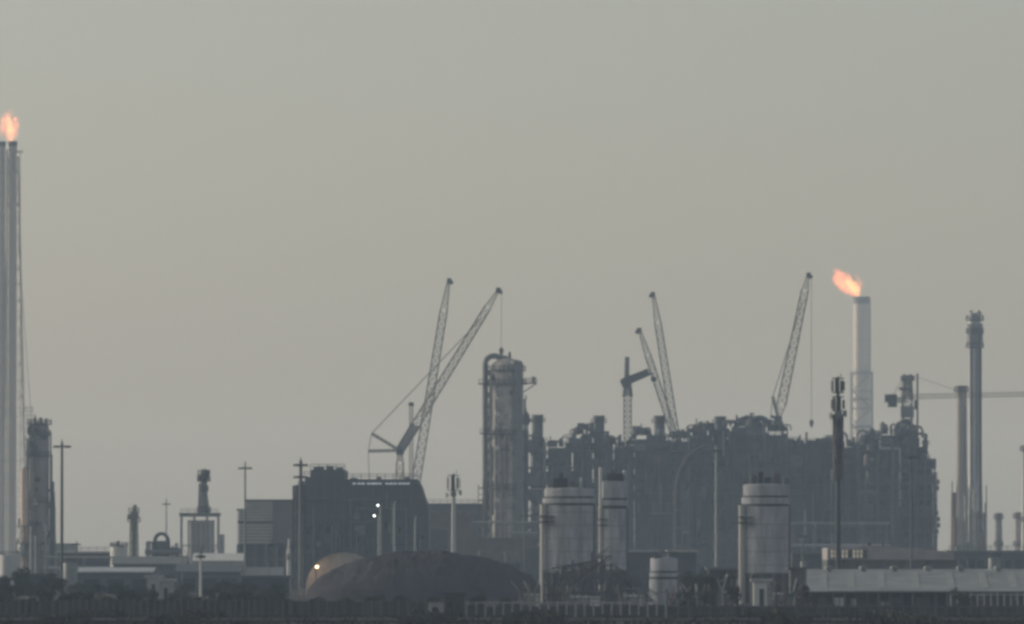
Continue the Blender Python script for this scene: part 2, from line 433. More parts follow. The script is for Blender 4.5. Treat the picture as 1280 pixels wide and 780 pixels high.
# ------------------------------------------------------------------ small flare-headed vent stack
def small_stack(px, ytop, D, label, w, body_m, head_m, top_off=0.0):
    A = At(px, D); t = thing('vent_stack', label, 'vent stack', A.loc)
    zt = A.z(ytop)
    MB().tube((0,0,0),(0,0,zt-2), A.m(w*.42), A.m(w*.34), 12).build('stack_pipe', body_m, t, True)
    m = MB().lattice((0,0,0),(0,0,zt-5), A.m(w*1.3), A.m(w*.95), .26, .18, 9); m.build('lattice_frame', GALV if body_m is not GREEN else GREEN, t)
    plat(t,0,0,zt-5,A.m(w*.3),A.m(w*.95),.3,1.2,.14,12,head_m); plat(t,0,0,zt-2.2,A.m(w*.3),A.m(w*.8),.3,1.1,.14,10,head_m)
    MB().lathe([(A.m(w*.5),zt-4.4),(A.m(w*.62),zt-3.4),(A.m(w*.62),zt-2.4),(A.m(w*.4),zt-2.1)], A.m(top_off*.4),0,14).build('silencer', head_m, t, True)
    MB().tube((A.m(top_off),0,zt-2.4),(A.m(top_off),0,zt), A.m(w*.28), n=10).build('burner_tip', head_m, t, True)
    MB().box((-A.m(w*.6),-.5,zt-3.4),(A.m(w*.5),1.4,1.6)).build('instrument_box', head_m, t)
    return t
small_stack(167.5, 631, 2300, 'green-grey vent stack with a dark lumpy head above the small white tank', 9, GREEN, GREEN, 1.2)

# ------------------------------------------------------------------ steel structure carrying a dark slender stack
A = At(251, 2300)
t = thing('process_structure', 'open steel frame over grey vessels carrying a slender dark stack', 'process unit', A.loc)
m = MB(); X = [A.x(p) for p in (227, 243, 259, 273)]; zz = [0, 5.5, 11, A.z(645)]
for y in (-4, 4):
    for x in X: m.bar((x,y,0),(x,y,zz[-1]),.42)
    for z in zz[1:]: m.bar((X[0],y,z),(X[-1],y,z),.4)
for x in X:
    for z in zz[1:]: m.bar((x,-4,z),(x,4,z),.35)
m.bar((X[2],-4,zz[1]),(X[3],-4,zz[2]),.22).bar((X[0],-4,zz[2]),(X[1],-4,zz[1]),.22)
m.build('steel_frame', GALV, t)
m = MB().bx(X[0]-.5,X[-1]+.6,-4.5,4.5,zz[-1],zz[-1]+.9); m.rail([(X[0],-4.5,zz[-1]+.9),(X[-1],-4.5,zz[-1]+.9)],1.1,.12); m.build('top_deck', STEEL_G, t)
MB().bx(A.x(235),A.x(268),-2.6,3,1,zz[-1]-1.2).build('enclosure', PALE, t)
for px in (240, 252, 263): MB().tube((A.x(px),-3.2,2),(A.x(px),-3.2,zz[-1]-1.8), A.m(2.2), n=12).build('vessel', CLAD, t, True)
MB().tube((A.x(278),-1,0),(A.x(278),-1,A.z(668)), A.m(3), n=10).build('side_vessel', CLAD, t, True)
zs = A.z(588); sx = A.x(255)
MB().lathe([(A.m(7),zz[-1]+.9),(A.m(6),A.z(628)),(A.m(4.6),A.z(620)),(A.m(4),A.z(604)),(A.m(4.6),A.z(602)),(A.m(4.6),A.z(594)),(A.m(3),zs+.4)], sx, 0, 18).build('stack_shell', STEEL_G, t, True)
for py, rr in ((640,9),(614,6.0),(602,8.5),(594,8)): plat(t,sx,0,A.z(py),A.m(3.8),A.m(rr),.28,1.2,.15,12)
MB().box((sx-A.m(6),-.8,A.z(598)),(A.m(4.5),1.6,1.7)).build('instrument_box', STEEL_D, t)
MB().tube((sx+A.m(4),0,A.z(600)),(sx+A.m(4.5),0,zs), A.m(2.2), n=10).build('vent_tip', STEEL_D, t, True)
MB().bar((sx-A.m(6.5),-.6,zz[-1]),(sx-A.m(5.2),-.6,A.z(604)),.5).build('service_ladder', STEEL_G, t)

# ------------------------------------------------------------------ domed pipework cluster
A = At(203, 2200)
t = thing('pipe_manifold', 'dark pipe manifold with a tall hooped pipe arch behind the low sheds', 'pipework', A.loc)
m = MB()
for yy in (-2, 0, 2):
    pts = [(A.x(193),yy,2)] + [(A.x(202)+A.m(8.5)*math.cos(a), yy, A.z(677)+A.m(10)*math.sin(a)) for a in [PI - PI*i/10 for i in range(11)]] + [(A.x(211),yy,2)]
    MB().path(pts, A.m(2.1), 10).build('pipe_arch', STEEL_D, t, True)
MB().bx(A.x(196),A.x(209),-1.6,1.8,2,A.z(676)).build('cooler_box', STEEL_B, t)
m = MB()
for px in (184, 191, 215, 223): m.bar((A.x(px),-2,0),(A.x(px),-2,A.z(678) if px < 200 else A.z(686)),.4).bar((A.x(px),2,0),(A.x(px),2,A.z(678) if px < 200 else A.z(686)),.4)
m.bar((A.x(183),-2,A.z(678)),(A.x(193),-2,A.z(678)),.45).bar((A.x(211),-2,A.z(686)),(A.x(226),-2,A.z(686)),.45)
m.build('pipe_support_frame', STEEL_D, t)
for px, py in ((216,682),(221,678),(186,676)): MB().lathe([(A.m(2.6),0),(A.m(2.6),A.z(py+3)),(A.m(1.4),A.z(py+1)),(.2,A.z(py))], A.x(px), 0, 12).build('vessel', CLAD, t, True)
MB().tube((A.x(182),-2.6,A.z(690)),(A.x(228),-2.6,A.z(690)), .7, n=8).build('header_pipe', STEEL_G, t, True)

# ------------------------------------------------------------------ generic small buildings
def shed(name, px0, px1, y_eave, D, depth, label, wall, roof, y_ridge=None, doors=2, cat='shed', rz=0.0, windows=0, rail=False):
    A = At((px0+px1)/2, D); t = thing(name, label, cat, A.loc, rz)
    x0, x1 = A.x(px0), A.x(px1); ze = A.z(y_eave); zr = A.z(y_ridge) if y_ridge else ze+.5
    MB().bx(x0, x1, 0, depth, 0, ze).build('wall', wall, t)
    m = MB()
    e = .5
    if y_ridge:
        b = len(m.v)
        for x in (x0-e, x1+e):
            m.v += [(x,-e,ze+.02),(x,depth/2,zr),(x,depth+e,ze+.02),(x,depth+e,ze+.3),(x,depth/2,zr+.3),(x,-e,ze+.3)]
        m.f += [(b,b+6,b+11,b+5)[::-1], (b+5,b+11,b+10,b+4)[::-1], (b+4,b+10,b+9,b+3)[::-1], (b+3,b+9,b+8,b+2)[::-1], (b+2,b+8,b+7,b+1)[::-1], (b+1,b+7,b+6,b)[::-1], (b,b+5,b+4,b+1), (b+1,b+4,b+3,b+2), (b+6,b+7,b+10,b+11), (b+7,b+8,b+9,b+10)]
        w2 = MB(); b = 0
        for x in (x0+.05, x1-.05): w2.v += [(x,.05,ze),(x,depth-.05,ze),(x,depth/2,zr)]
        w2.f += [(0,2,1),(3,4,5),(0,3,5,2),(1,2,5,4),(0,1,4,3)]
        w2.build('gable', wall, t)
    else:
        m.bx(x0-e, x1+e, -e, depth+e, ze+.02, ze+.45)
    m.build('roof', roof, t)
    w = (x1-x0)
    for k in range(doors):
        xd = x0 + w*(k+.5)/max(doors,1)
        h = min(ze*.72, 3.6); MB().bx(xd-min(1.7,w*.14), xd+min(1.7,w*.14), -.08, .1, 0, h).build('door', BLACK, t)
    for k in range(windows):
        xd = x0 + w*(k+.5)/windows
        MB().bx(xd-.7, xd+.7, -.06, .1, ze*.55, ze*.78).build('window', GLASS, t)
    if rail:
        MB().rail([(x0,0,ze+.45),(x1,0,ze+.45)],1.1,.12).build('roof_railing_frame', STEEL_G, t)
    return t

shed('flat_building', 72, 141, 691, 2150, 14, 'long low dark building with a pale flat roof edge beside the small white tank', STEEL_D, PALE, None, 4, 'building', rail=True)
shed('utility_shed', 64, 96, 681, 2600, 10, 'thin-roofed open shelter behind the dark-headed lamp mast', GALV, STEEL_D, None, 0)
shed('low_shed', 100, 190, 716, 1700, 14, 'broad low shed with a pale dusty sheet roof behind the scrub', STEEL_B, CLAD, 711, 3)
shed('low_shed', 184, 200, 722, 1480, 6, 'narrow pale block-shaped shed among dark bushes', CLAD, CLAD, None, 1)
shed('low_shed', 199, 216, 727, 1430, 6, 'small stubby grey shed stepping down beside the narrow pale one', CONC, CLAD, None, 1)
shed('low_shed', 222, 300, 716, 1800, 12, 'blue-grey long shed under the warm-lit pipe building', STEEL_B, STEEL_B, 707, 3)
shed('low_building', 243, 302, 702, 2150, 12, 'pale sunlit low building between the stack structure and louvred block', CLAD_W, WHITE, 693, 3, 'building', windows=6)
shed('low_building', 142, 232, 706, 1950, 12, 'grey long roof below the domed pipe manifold', STEEL_B, STEEL_G, 697, 2, 'building')
shed('low_building', 1186, 1300, 690, 2000, 16, 'flat grey building at the foot of the twin chimneys', STEEL_B, STEEL_G, None, 4, 'building', windows=10, rail=True)
shed('flat_building', 990, 1040, 692, 1900, 14, 'dark flat-topped building between the lone silo and the round-roofed hall', STEEL_D, STEEL_G, None, 2, 'building')
shed('flat_building', 783, 822, 690, 1850, 10, 'dark low building with a pale roof line behind the two grouped silos', WALL_D, GALV, None, 2, 'building', rail=True)
shed('flat_building', 836, 870, 690, 1800, 10, 'small dark building with a pinkish pale roof edge at the process block foot', WALL_D, CLAD_W, None, 2, 'building')

# small white tank
A = At(149, 2050)
t = thing('storage_tank', 'small white round tank with a hand-railed roof and short vent', 'tank', A.loc)
MB().lathe([(A.m(11),0),(A.m(11),A.z(684)),(A.m(10.6),A.z(683.5)),(.2,A.z(681))], 0,0,28).build('shell', WHITE, t, True)
MB().ringrail(0,0,A.z(684),A.m(10.8),1.2,.16,16).build('railing_frame', STEEL_D, t)
MB().tube((-A.m(1),0,A.z(683)),(-A.m(1),0,A.z(676)), .35, n=8).build('vent_pipe', STEEL_D, t, True)
MB().bar((-A.m(9),-A.m(9),A.z(681)),(A.m(7),-A.m(9),A.z(683)),.4).build('walkway', STEEL_D, t)

# long pipe racks
def pipe_rack(px0, px1, ytop, D, label, n_p=4, step=6.5, m_p=(GALV, CLAD, STEEL_G, WHITE)):
    A = At((px0+px1)/2, D); t = thing('pipe_rack', label, 'pipe rack', A.loc)
    x0, x1 = A.x(px0), A.x(px1); zt = A.z(ytop)
    m = MB(); n = max(2, int((x1-x0)/step))
    for i in range(n+1):
        x = x0+(x1-x0)*i/n
        for y in (-2.5, 2.5): m.bar((x,y,0),(x,y,zt),.35)
        for z in (zt*.62, zt): m.bar((x,-2.9,z),(x,2.9,z),.34)
    for z in (zt*.62, zt):
        for y in (-2.5, 2.5): m.bar((x0,y,z-.3),(x1,y,z-.3),.26)
    m.build('steel_frame', STEEL_G, t)
    for k in range(n_p):
        y = -2.0+4.0*k/max(1,n_p-1); r = (.28,.4,.22,.34)[k % 4]
        z = (zt if k % 2 == 0 else zt*.62)+.17+r
        MB().tube((x0-1,y,z),(x1+1,y,z), r, n=8).build('pipe', m_p[k % 4], t, True)
    return t
pipe_rack(60, 150, 699, 2000, 'pipe rack running in front of the long low dark building', 5)
pipe_rack(990, 1108, 656, 2250, 'tall pale pipe rack along the foot of the process block', 5)
pipe_rack(640, 668, 668, 2300, 'short pipe rack between the tall column and the widest silo', 4)
pipe_rack(1088, 1180, 697, 1750, 'low pipe rack behind the long grey shed roof', 4)

# ------------------------------------------------------------------ striped louvred building
A = At(331, 2200)
t = thing('louvred_building', 'boxy building striped with grey louvre bands above dark open bays', 'building', A.loc, 0.0)
x0, x1, xm = A.x(297), A.x(372), A.x(306.5)
bands = [(626,636,LOUV_L),(636,651,LOUV_L),(651,654,STEEL_D),(654,666,LOUV_L),(666,679,LOUV_L)]
MB().bx(x0+.4, x1-.4, .6, 25, A.z(680), A.z(637)-.2).build('core_wall', LOUV_D, t)
MB().bx(xm+.4, x1-.4, .6, 25, A.z(637)-.2, A.z(626)-.2).build('upper_core_wall', LOUV_D, t)
for y0, y1, mt in bands:
    xa = xm if y1 <= 637 else x0
    zb, zt_ = A.z(y1), A.z(y0)
    o = MB()
    n = max(1, int(round((zt_-zb)/.85)))
    xr = A.x(341) if mt is LOUV_L else x1
    for k in range(n):
        za = zb+(zt_-zb)*k/n; h = (zt_-zb)/n*(.62 if mt is LOUV_L else .95)
        o.bx(xa, xr, -.1-.12*(k % 2), .6, za, za+h).bx(xa-.12*(k % 2)-.002, xa+.4, .61, 25.5, za, za+h)
    o.build('louver_band', mt, t)
MB().bx(A.x(341.3), x1, -.9, .55, A.z(679), A.z(627)).build('side_cladding', mat('dusky cladding',(0.13,0.12,0.13),.6,.1,.25,.3), t)
MB().bx(xm-.3, x1+.2, -.4, 25.4, A.z(626)-.15, A.z(625)+.15).build('roof', STEEL_D, t)
MB().bx(x0-.3, xm-.31, -.4, 25.4, A.z(637)-.15, A.z(636)).build('lower_roof', STEEL_D, t)
zb = A.z(680)
MB().bx(x0+.2, x1-.2, 3, 24, 0, zb-.02).build('recessed_wall', WALL_D, t)
for px in (298.5, 306, 319, 332, 345, 358, 370.5): MB().bx(A.x(px)-.55, A.x(px)+.55, .2, 1.3, 0, zb).build('column', CONC_D, t)
MB().bx(x0, x1, .1, 25, A.z(700), A.z(697.5)).build('floor_slab', CONC_D, t)
MB().bx(A.x(305), A.x(355), -1.0, .0, 0.0, A.z(709)).build('low_wall', CLAD, t)

# white vertical tank before it
A = At(361, 1800)
t = thing('process_vessel', 'slim white vertical vessel beside the stout two-tier lamp mast', 'vessel', A.loc)
MB().lathe([(A.m(2.6),.0),(A.m(2.6),A.z(694)),(A.m(2.1),A.z(688)),(A.m(1.2),A.z(686)),(A.m(1.2),A.z(674)),(.05,A.z(673))],0,0,14).build('shell', WHITE, t, True)
MB().ring(0,0,A.z(699),A.m(2.5),A.m(4.4),.2,14).ringrail(0,0,A.z(699),A.m(4.3),1.1,.12,10).build('platform', STEEL_G, t)

# ------------------------------------------------------------------ dark industrial block with the lit roof edge
A = At(448, 2000)
t = thing('industrial_block', 'dark blue-grey industrial block with sloping end and a row of small roof-edge lights', 'building', A.loc)
x0, x1 = A.x(368), A.x(536)
prof = [(366,700),(366,612),(369,606),(381,606),(381,596),(388,596),(388,587),(431,587),(431,599),(522,599),(527,608),(531,622),(536,634),(536,700)]
m = MB(); n = len(prof)
for y in (0, 40):
    for px, py in prof: m.v.append((A.x(px), y, A.z(py) if py < 700 else 0))
for i in range(n):
    j = (i+1) % n; m.f.append((i, j, n+j, n+i))
m.f.append(tuple(reversed(range(n)))); m.f.append(tuple(range(n, 2*n)))
m.build('cladding', mat('dark blue cladding', (0.07,0.088,0.105), 0.6, 0.1, 0.22, 0.22, 1), t)
rnd = random.Random(5)
m = MB()
for i, px in enumerate(range(370, 535, 12)):
    zt_ = A.z(606) if px < 384 else A.z(588) if px < 431 else A.z(600) if px < 520 else A.z(630)
    m.bx(A.x(px)-.2, A.x(px)+.2, -.5, -.02, 0, zt_-.4)
for py in (622, 645, 668, 690): m.bx(x0+.5, x1-.6, -.75, -.52, A.z(py)-.2, A.z(py)+.2)
m.build('pilaster_frame', STEEL_B, t)
for k in range(13):
    px = rnd.choice(range(374, 528, 6)); py = rnd.uniform(640, 700); w = rnd.uniform(3, 9); h = rnd.uniform(5, 14)
    MB().bx(A.x(px)-A.m(w)/2, A.x(px)+A.m(w)/2, -1.4-rnd.random(), -.78, A.z(py+h), A.z(py)).build('equipment_box', rnd.choice([STEEL_G, STEEL_B, WALL_D, STEEL_D]), t)
for k in range(26):
    px = rnd.uniform(370,528); zb_ = A.z(rnd.uniform(612 if px < 520 else 640,700)); za_ = max(0,zb_-rnd.uniform(2,14)); y_ = -rnd.uniform(.9,1.5)
    MB().tube((A.x(px),y_,za_),(A.x(px),y_,zb_),rnd.uniform(.1,.28),n=7).build('wall_pipe', rnd.choice([STEEL_B,STEEL_G,STEEL_D,PURPLE]), t, True)
for k in range(10):
    px = rnd.uniform(372,500); z_ = A.z(rnd.uniform(615,695)); L_ = rnd.uniform(3,12)
    MB().tube((A.x(px),-1.0,z_),(min(A.x(px)+L_,A.x(530)),-1.0,z_),rnd.uniform(.12,.3),n=7).build('wall_pipe', rnd.choice([STEEL_B,STEEL_G,STEEL_D]), t, True)
for px in range(372,530,9):
    MB().bx(A.x(px),A.x(px)+.9,-.3,-.01,A.z(660+(px*7)%30),A.z(653+(px*7)%30)).build('window', GLASS, t)
for px, r_ in ((392,1.2),(415,.9),(420,.9),(446,.8),(508,1.0)):
    MB().tube((A.x(px),-1.2,0),(A.x(px),-1.2,A.z(rnd.uniform(625,660))), A.m(r_), n=8).build('downpipe', STEEL_G, t, True)
m = MB()
for py, px0, px1 in ((587,388,431),(599,431,522),(596,380,388)): m.rail([(A.x(px0),.3,A.z(py)),(A.x(px1),.3,A.z(py))],1.3,.14)
m.build('roof_railing_frame', STEEL_D, t)
for px0, px1, py, h in ((391,404,583,6),(407,416,582,6),(419,428,584,4),(437,446,597,3),(470,476,596,4),(505,512,596,4),(372,379,601,7)):
    MB().bx(A.x(px0),A.x(px1),6,14,A.z(py+h)-.3,A.z(py)).build('roof_unit', STEEL_B, t)
for px in (443,449,454,461,466,470,475,484,489,494,500,505,510):
    MB().bx(A.x(px)-.42,A.x(px)+.42,-.9,-.5,A.z(604.6)-.16,A.z(604.6)+.16).build('edge_light', LAMP_DIM, t)

# open pipe frame on the block's near corner
A = At(374, 1950)
t = thing('pipe_tower', 'dark open pipe tower hugging the near corner of the dark industrial block', 'pipe tower', A.loc)
m = MB().lattice((0,2,0),(0,2,A.z(607)), A.m(15), A.m(15), .34, .22, 9)
for k in range(1,5): m.bx(-A.m(8),A.m(8),-.8,5,k*5.2,k*5.2+.2).rail([(-A.m(8),-.8,k*5.2+.2),(A.m(8),-.8,k*5.2+.2)],1.1,.1)
m.build('steel_frame', STEEL_D, t)
for px in (-4, 0, 3.5): MB().tube((A.m(px),1,0),(A.m(px),1,A.z(615+2*px)),A.m(1.2),n=8).build('riser_pipe', STEEL_B, t, True)

# ------------------------------------------------------------------ low blocks by the tall column
shed('annex_building', 524, 603, 631, 2350, 22, 'mid-height grey annex with a pale parapet behind the spiky telecom mast', STEEL_B, STEEL_G, None, 0, 'building', rail=True, windows=0)
shed('annex_building', 540, 592, 640, 2280, 12, 'plain purple-grey block directly before the pale-parapet annex', PURPLE, STEEL_G, None, 2, 'building', rail=True)
shed('annex_building', 590, 672, 674, 2200, 14, 'broad dusky block standing across the foot of the tall column', PURPLE, PURPLE, None, 3, 'building', rail=True)
shed('annex_building', 496, 560, 662, 2120, 12, 'lower dim block with a pale eave beside the dark industrial block', STEEL_B, STEEL_G, None, 2, 'building')

def telecom_mast(px, yt, yb_head, D, label, w, pole_r, body=None, m_pole=STEEL_D, dark=BLACK, spire=0):
    A = At(px, D); t = thing('telecom_mast', label, 'mast', A.loc)
    MB().tube((0,0,0),(0,0,A.z(yb_head)), A.m(pole_r*1.25), A.m(pole_r), 10).build('pole', m_pole, t, True)
    MB().tube((0,0,A.z(yb_head)),(0,0,A.z(yt)), A.m(pole_r*.9), A.m(pole_r*.6), 10).build('upper_pole', STEEL_D, t, True)
    n = 2 if yb_head-yt > 38 else 1
    hh = (yb_head-yt)/n
    m = MB()
    for k in range(n):
        for f in (.12, .9):
            m.ring(0,0,A.z(yt+hh*(k+f)), A.m(.5), A.m(w*.42), .22, 12)
            for q in range(9):
                a = 2*PI*q/9; m.bar((0,0,A.z(yt+hh*(k+f))+.1),(A.m(w*.47)*math.cos(a),A.m(w*.47)*math.sin(a),A.z(yt+hh*(k+f))+.1),.14)
    m.build('headframe', STEEL_D, t)
    for k in range(n):
        for q in range(7):
            a = 2*PI*q/7+.45*k
            zc = A.z(yt+hh*(k+.5)); h = A.m(hh*.8)
            MB().box((A.m(w*.46)*math.cos(a), A.m(w*.46)*math.sin(a), zc),(.22,.5,h*(.62+.3*((q*7) % 3)/2)),a).build('antenna_panel', dark, t)
    for q in range(3):
        a = -PI/2+(q-1)*1.3
        c = Vector((A.m(w*.4)*math.cos(a), A.m(w*.4)*math.sin(a), A.z(yb_head+3-1.5*q)))
        MB().tube(c, c+Vector((math.cos(a)*.5, math.sin(a)*.5, 0)), .25, .75, 12).build('dish', STEEL_G, t, True)
    MB().tube((A.m(w*.2),0,A.z(yt)),(A.m(w*.2),0,A.z(yt-4)), .12, .05, 6).build('lightning_rod', STEEL_D, t)
    if body:
        m = MB().lattice((0,0,A.z(body)),(0,0,A.z(yb_head)-.2), A.m(9.5), A.m(11), .3, .2, 7)
        for k in range(4): m.ring(0,0,A.z(yb_head+8+k*(body-yb_head)/4.3),A.m(1),A.m(5.5),.2,12)
        m.build('lattice_frame', PURPLE, t)
        MB().tube((0,0,A.z(600)),(0,0,A.z(546)),A.m(4.2),n=10).build('cable_shroud', STEEL_D, t, True)
        for q in range(3): MB().tube((A.m(2.6)*math.cos(q*2.1),A.m(2.6)*math.sin(q*2.1),A.z(body)),(A.m(2.6)*math.cos(q*2.1),A.m(2.6)*math.sin(q*2.1),A.z(yb_head)),.35,n=8).build('cable_tray', STEEL_B, t)
    MB().box((1.6,0,1.1),(2.2,1.6,2.2)).build('equipment_cabinet', STEEL_G, t)
    return t
telecom_mast(567, 592, 616, 1900, 'telecom mast with one dark antenna cluster over a pale pole, before the annex', 17, 2.4, m_pole=CLAD)
telecom_mast(1047.5, 471, 517, 1450, 'tall dark telecom mast with two tiers of antennas before the process block', 17, 2.7, body=600)

# ------------------------------------------------------------------ tall distillation column
A = At(634, 2400)
t = thing('distillation_column', 'tallest fat distillation column with a gooseneck overhead pipe and ringed platforms', 'column', A.loc)
r = A.m(21); cx = A.x(633)
MB().lathe([(r*1.02,0),(r*1.02,A.z(545)),(r*.97,A.z(541)),(r*.97,A.z(463)),(r*.86,A.z(455)),(r*.5,A.z(449)),(.2,A.z(447))], cx, 0, 40).build('shell', CLAD_W, t, True)
MB().lathe([(A.m(8.5),0),(A.m(8.5),A.z(456)),(A.m(7),A.z(452)),(.2,A.z(450))], A.x(645.5), -r*.62, 24).build('side_vessel', STEEL_G, t, True)  # darker grey puts the shaded right side of the column into colour
gp = [(A.x(606.5),-1,0),(A.x(606.5),-1,A.z(463))] + [(A.x(606.5)+A.m(11)-A.m(11)*math.cos(a),-1+.8*a/PI,A.z(455)+A.m(10)*math.sin(a)) for a in [PI*i/12 for i in range(9)]] + [(A.x(632),-.2,A.z(448)),(A.x(636),0,A.z(453))]
MB().path(gp, A.m(3.6), 14).build('overhead_pipe', STEEL_G, t, True)
for py, f in ((464,1.16),(481,1.22),(544,1.2),(612,1.2)): plat(t,cx,0,A.z(py),r*.95,r*f,.3,1.3,.15,26)
m = MB()
m.bx(A.x(652),A.x(671),-4.5,-1.2,A.z(480),A.z(480)+.35).rail([(A.x(653),-4.5,A.z(480)+.3),(A.x(671),-4.5,A.z(480)+.3),(A.x(671),-1.2,A.z(480)+.3)],1.3,.16)
m.build('side_platform', STEEL_D, t)
for px, py in ((598,480),(600,542)): MB().bx(A.x(px),A.x(612),-3,0,A.z(py)-.2,A.z(py)+.2).rail([(A.x(px),-3,A.z(py)+.2),(A.x(611),-3,A.z(py)+.2)],1.2,.13).build('side_platform', STEEL_D, t)
MB().bar((A.x(652),-3,A.z(492)),(A.x(670),-3,A.z(480)),.3).build('bracket', STEEL_D, t)
MB().tube((A.x(667),-3,A.z(479)),(A.x(667),-3,A.z(471)), A.m(2.4), n=10).build('hoist_drum', GALV, t, True)
for px, y, py, rr in ((614,-5.6,470,1.3),(621,-5.4,500,1.1),(656,-2.5,500,1.4),(659,-2.0,515,1.2),(628,-5.6,560,1.2)):
    MB().tube((A.x(px),y,0),(A.x(px),y,A.z(py)),A.m(rr),n=8).build('riser_pipe', STEEL_G if px < 640 else STEEL_B, t, True)
for px, py in ((616,470),(626,462),(640,458),(650,462),(637,443),(646,453)):
    MB().lathe([(A.m(1.8),A.z(py+5)),(A.m(1.8),A.z(py)),(A.m(.8),A.z(py-3))],A.x(px),-3.2,8).build('relief_valve', STEEL_D, t, True)
m = MB()
for py in range(470, 690, 14): m.bar((A.x(611.3),-4.7,A.z(py)),(A.x(611.3),-4.7,A.z(py-7)),.5)
m.bar((A.x(612.5),-4.6,2),(A.x(612.5),-4.6,A.z(466)),.35); m.build('ladder_cage_frame', STEEL_D, t)
rnd = random.Random(41)
for k in range(34):
    a = rnd.uniform(PI*1.02, PI*1.98); z = A.z(rnd.uniform(468, 660)); w_ = rnd.uniform(.35,1.1); h = rnd.uniform(.5,2.0)
    MB().box((cx+r*1.02*math.cos(a), r*1.02*math.sin(a), z),(w_*.8,w_*1.2,h),a).build('junction_box', rnd.choice([STEEL_D,STEEL_G,STEEL_B,WHITE,GALV]), t)
for k in range(11):
    a = rnd.uniform(PI*1.04, PI*1.96); z0_ = A.z(rnd.uniform(600,690)); z1_ = A.z(rnd.uniform(468,590)); rr_ = r*1.05
    MB().path([(cx+r*.95*math.cos(a),r*.95*math.sin(a),z1_+.6),(cx+rr_*math.cos(a),rr_*math.sin(a),z1_),(cx+rr_*math.cos(a),rr_*math.sin(a),z0_)],rnd.choice([.14,.2,.3]),7).build('small_pipe', rnd.choice([STEEL_D,STEEL_G,GALV,RUST]), t, True)
for k in range(7):
    a = rnd.uniform(PI*1.05, PI*1.95); z = A.z(495+k*24+rnd.uniform(-6,6)); m = MB()
    for q in range(5):
        b0, b1 = a+q*.13, a+(q+1)*.13; p_ = [(cx+r*f*math.cos(b),r*f*math.sin(b)) for b in (b0,b1) for f in (.98,1.2)]
        m.quadbox([(*p_[0],z),(*p_[1],z),(*p_[3],z),(*p_[2],z),(*p_[0],z+.2),(*p_[1],z+.2),(*p_[3],z+.2),(*p_[2],z+.2)])
        m.bar((*p_[1],z+.2),(*p_[1],z+1.3),.1).bar((*p_[1],z+1.3),(*p_[3],z+1.3),.1)
    m.build('arc_platform', STEEL_D, t)
for k, py in enumerate((490,518,532,560,590,625)):
    MB().tube((A.x(622),-5.0,A.z(py)),(A.x(622),-6.0,A.z(py)),.7,n=12).build('manhole', WHITE if k % 2 else GALV, t, True)
MB().bx(A.x(653),A.x(662),-3,3,A.z(530),A.z(518)).build('reboiler_box', STEEL_B, t)

A = At(596, 2380)
t = thing('scaffold_tower', 'stepped scaffold tower clinging to the foot of the tall column', 'scaffold', A.loc)
m = MB()
for i, (px, py) in enumerate(((586,640),(592,628),(598,606),(604,600),(610,600))):
    for y in (-4,0,4): m.bar((A.x(px),y,0),(A.x(px),y,A.z(py)),.2)
for k in range(0, 15):
    z = 1.5+k*1.9
    xl = A.x(586) if z < A.z(640) else A.x(592) if z < A.z(628) else A.x(598)
    if z > A.z(600): break
    for y in (-4,0,4): m.bar((xl,y,z),(A.x(610),y,z),.15)
    if k % 2: m.bar((xl,-4,z-1.9),(xl+3,-4,z),.12)
m.build('scaffold_frame', RUST, t)
m = MB()
for k in range(1, 8):
    z = 1.6+k*3.8
    if z > A.z(603): break
    xl = A.x(586) if z < A.z(640) else A.x(592) if z < A.z(628) else A.x(598)
    m.bx(xl,A.x(610),-4.1,4.1,z,z+.12)
m.build('plank_decking', PURPLE, t)

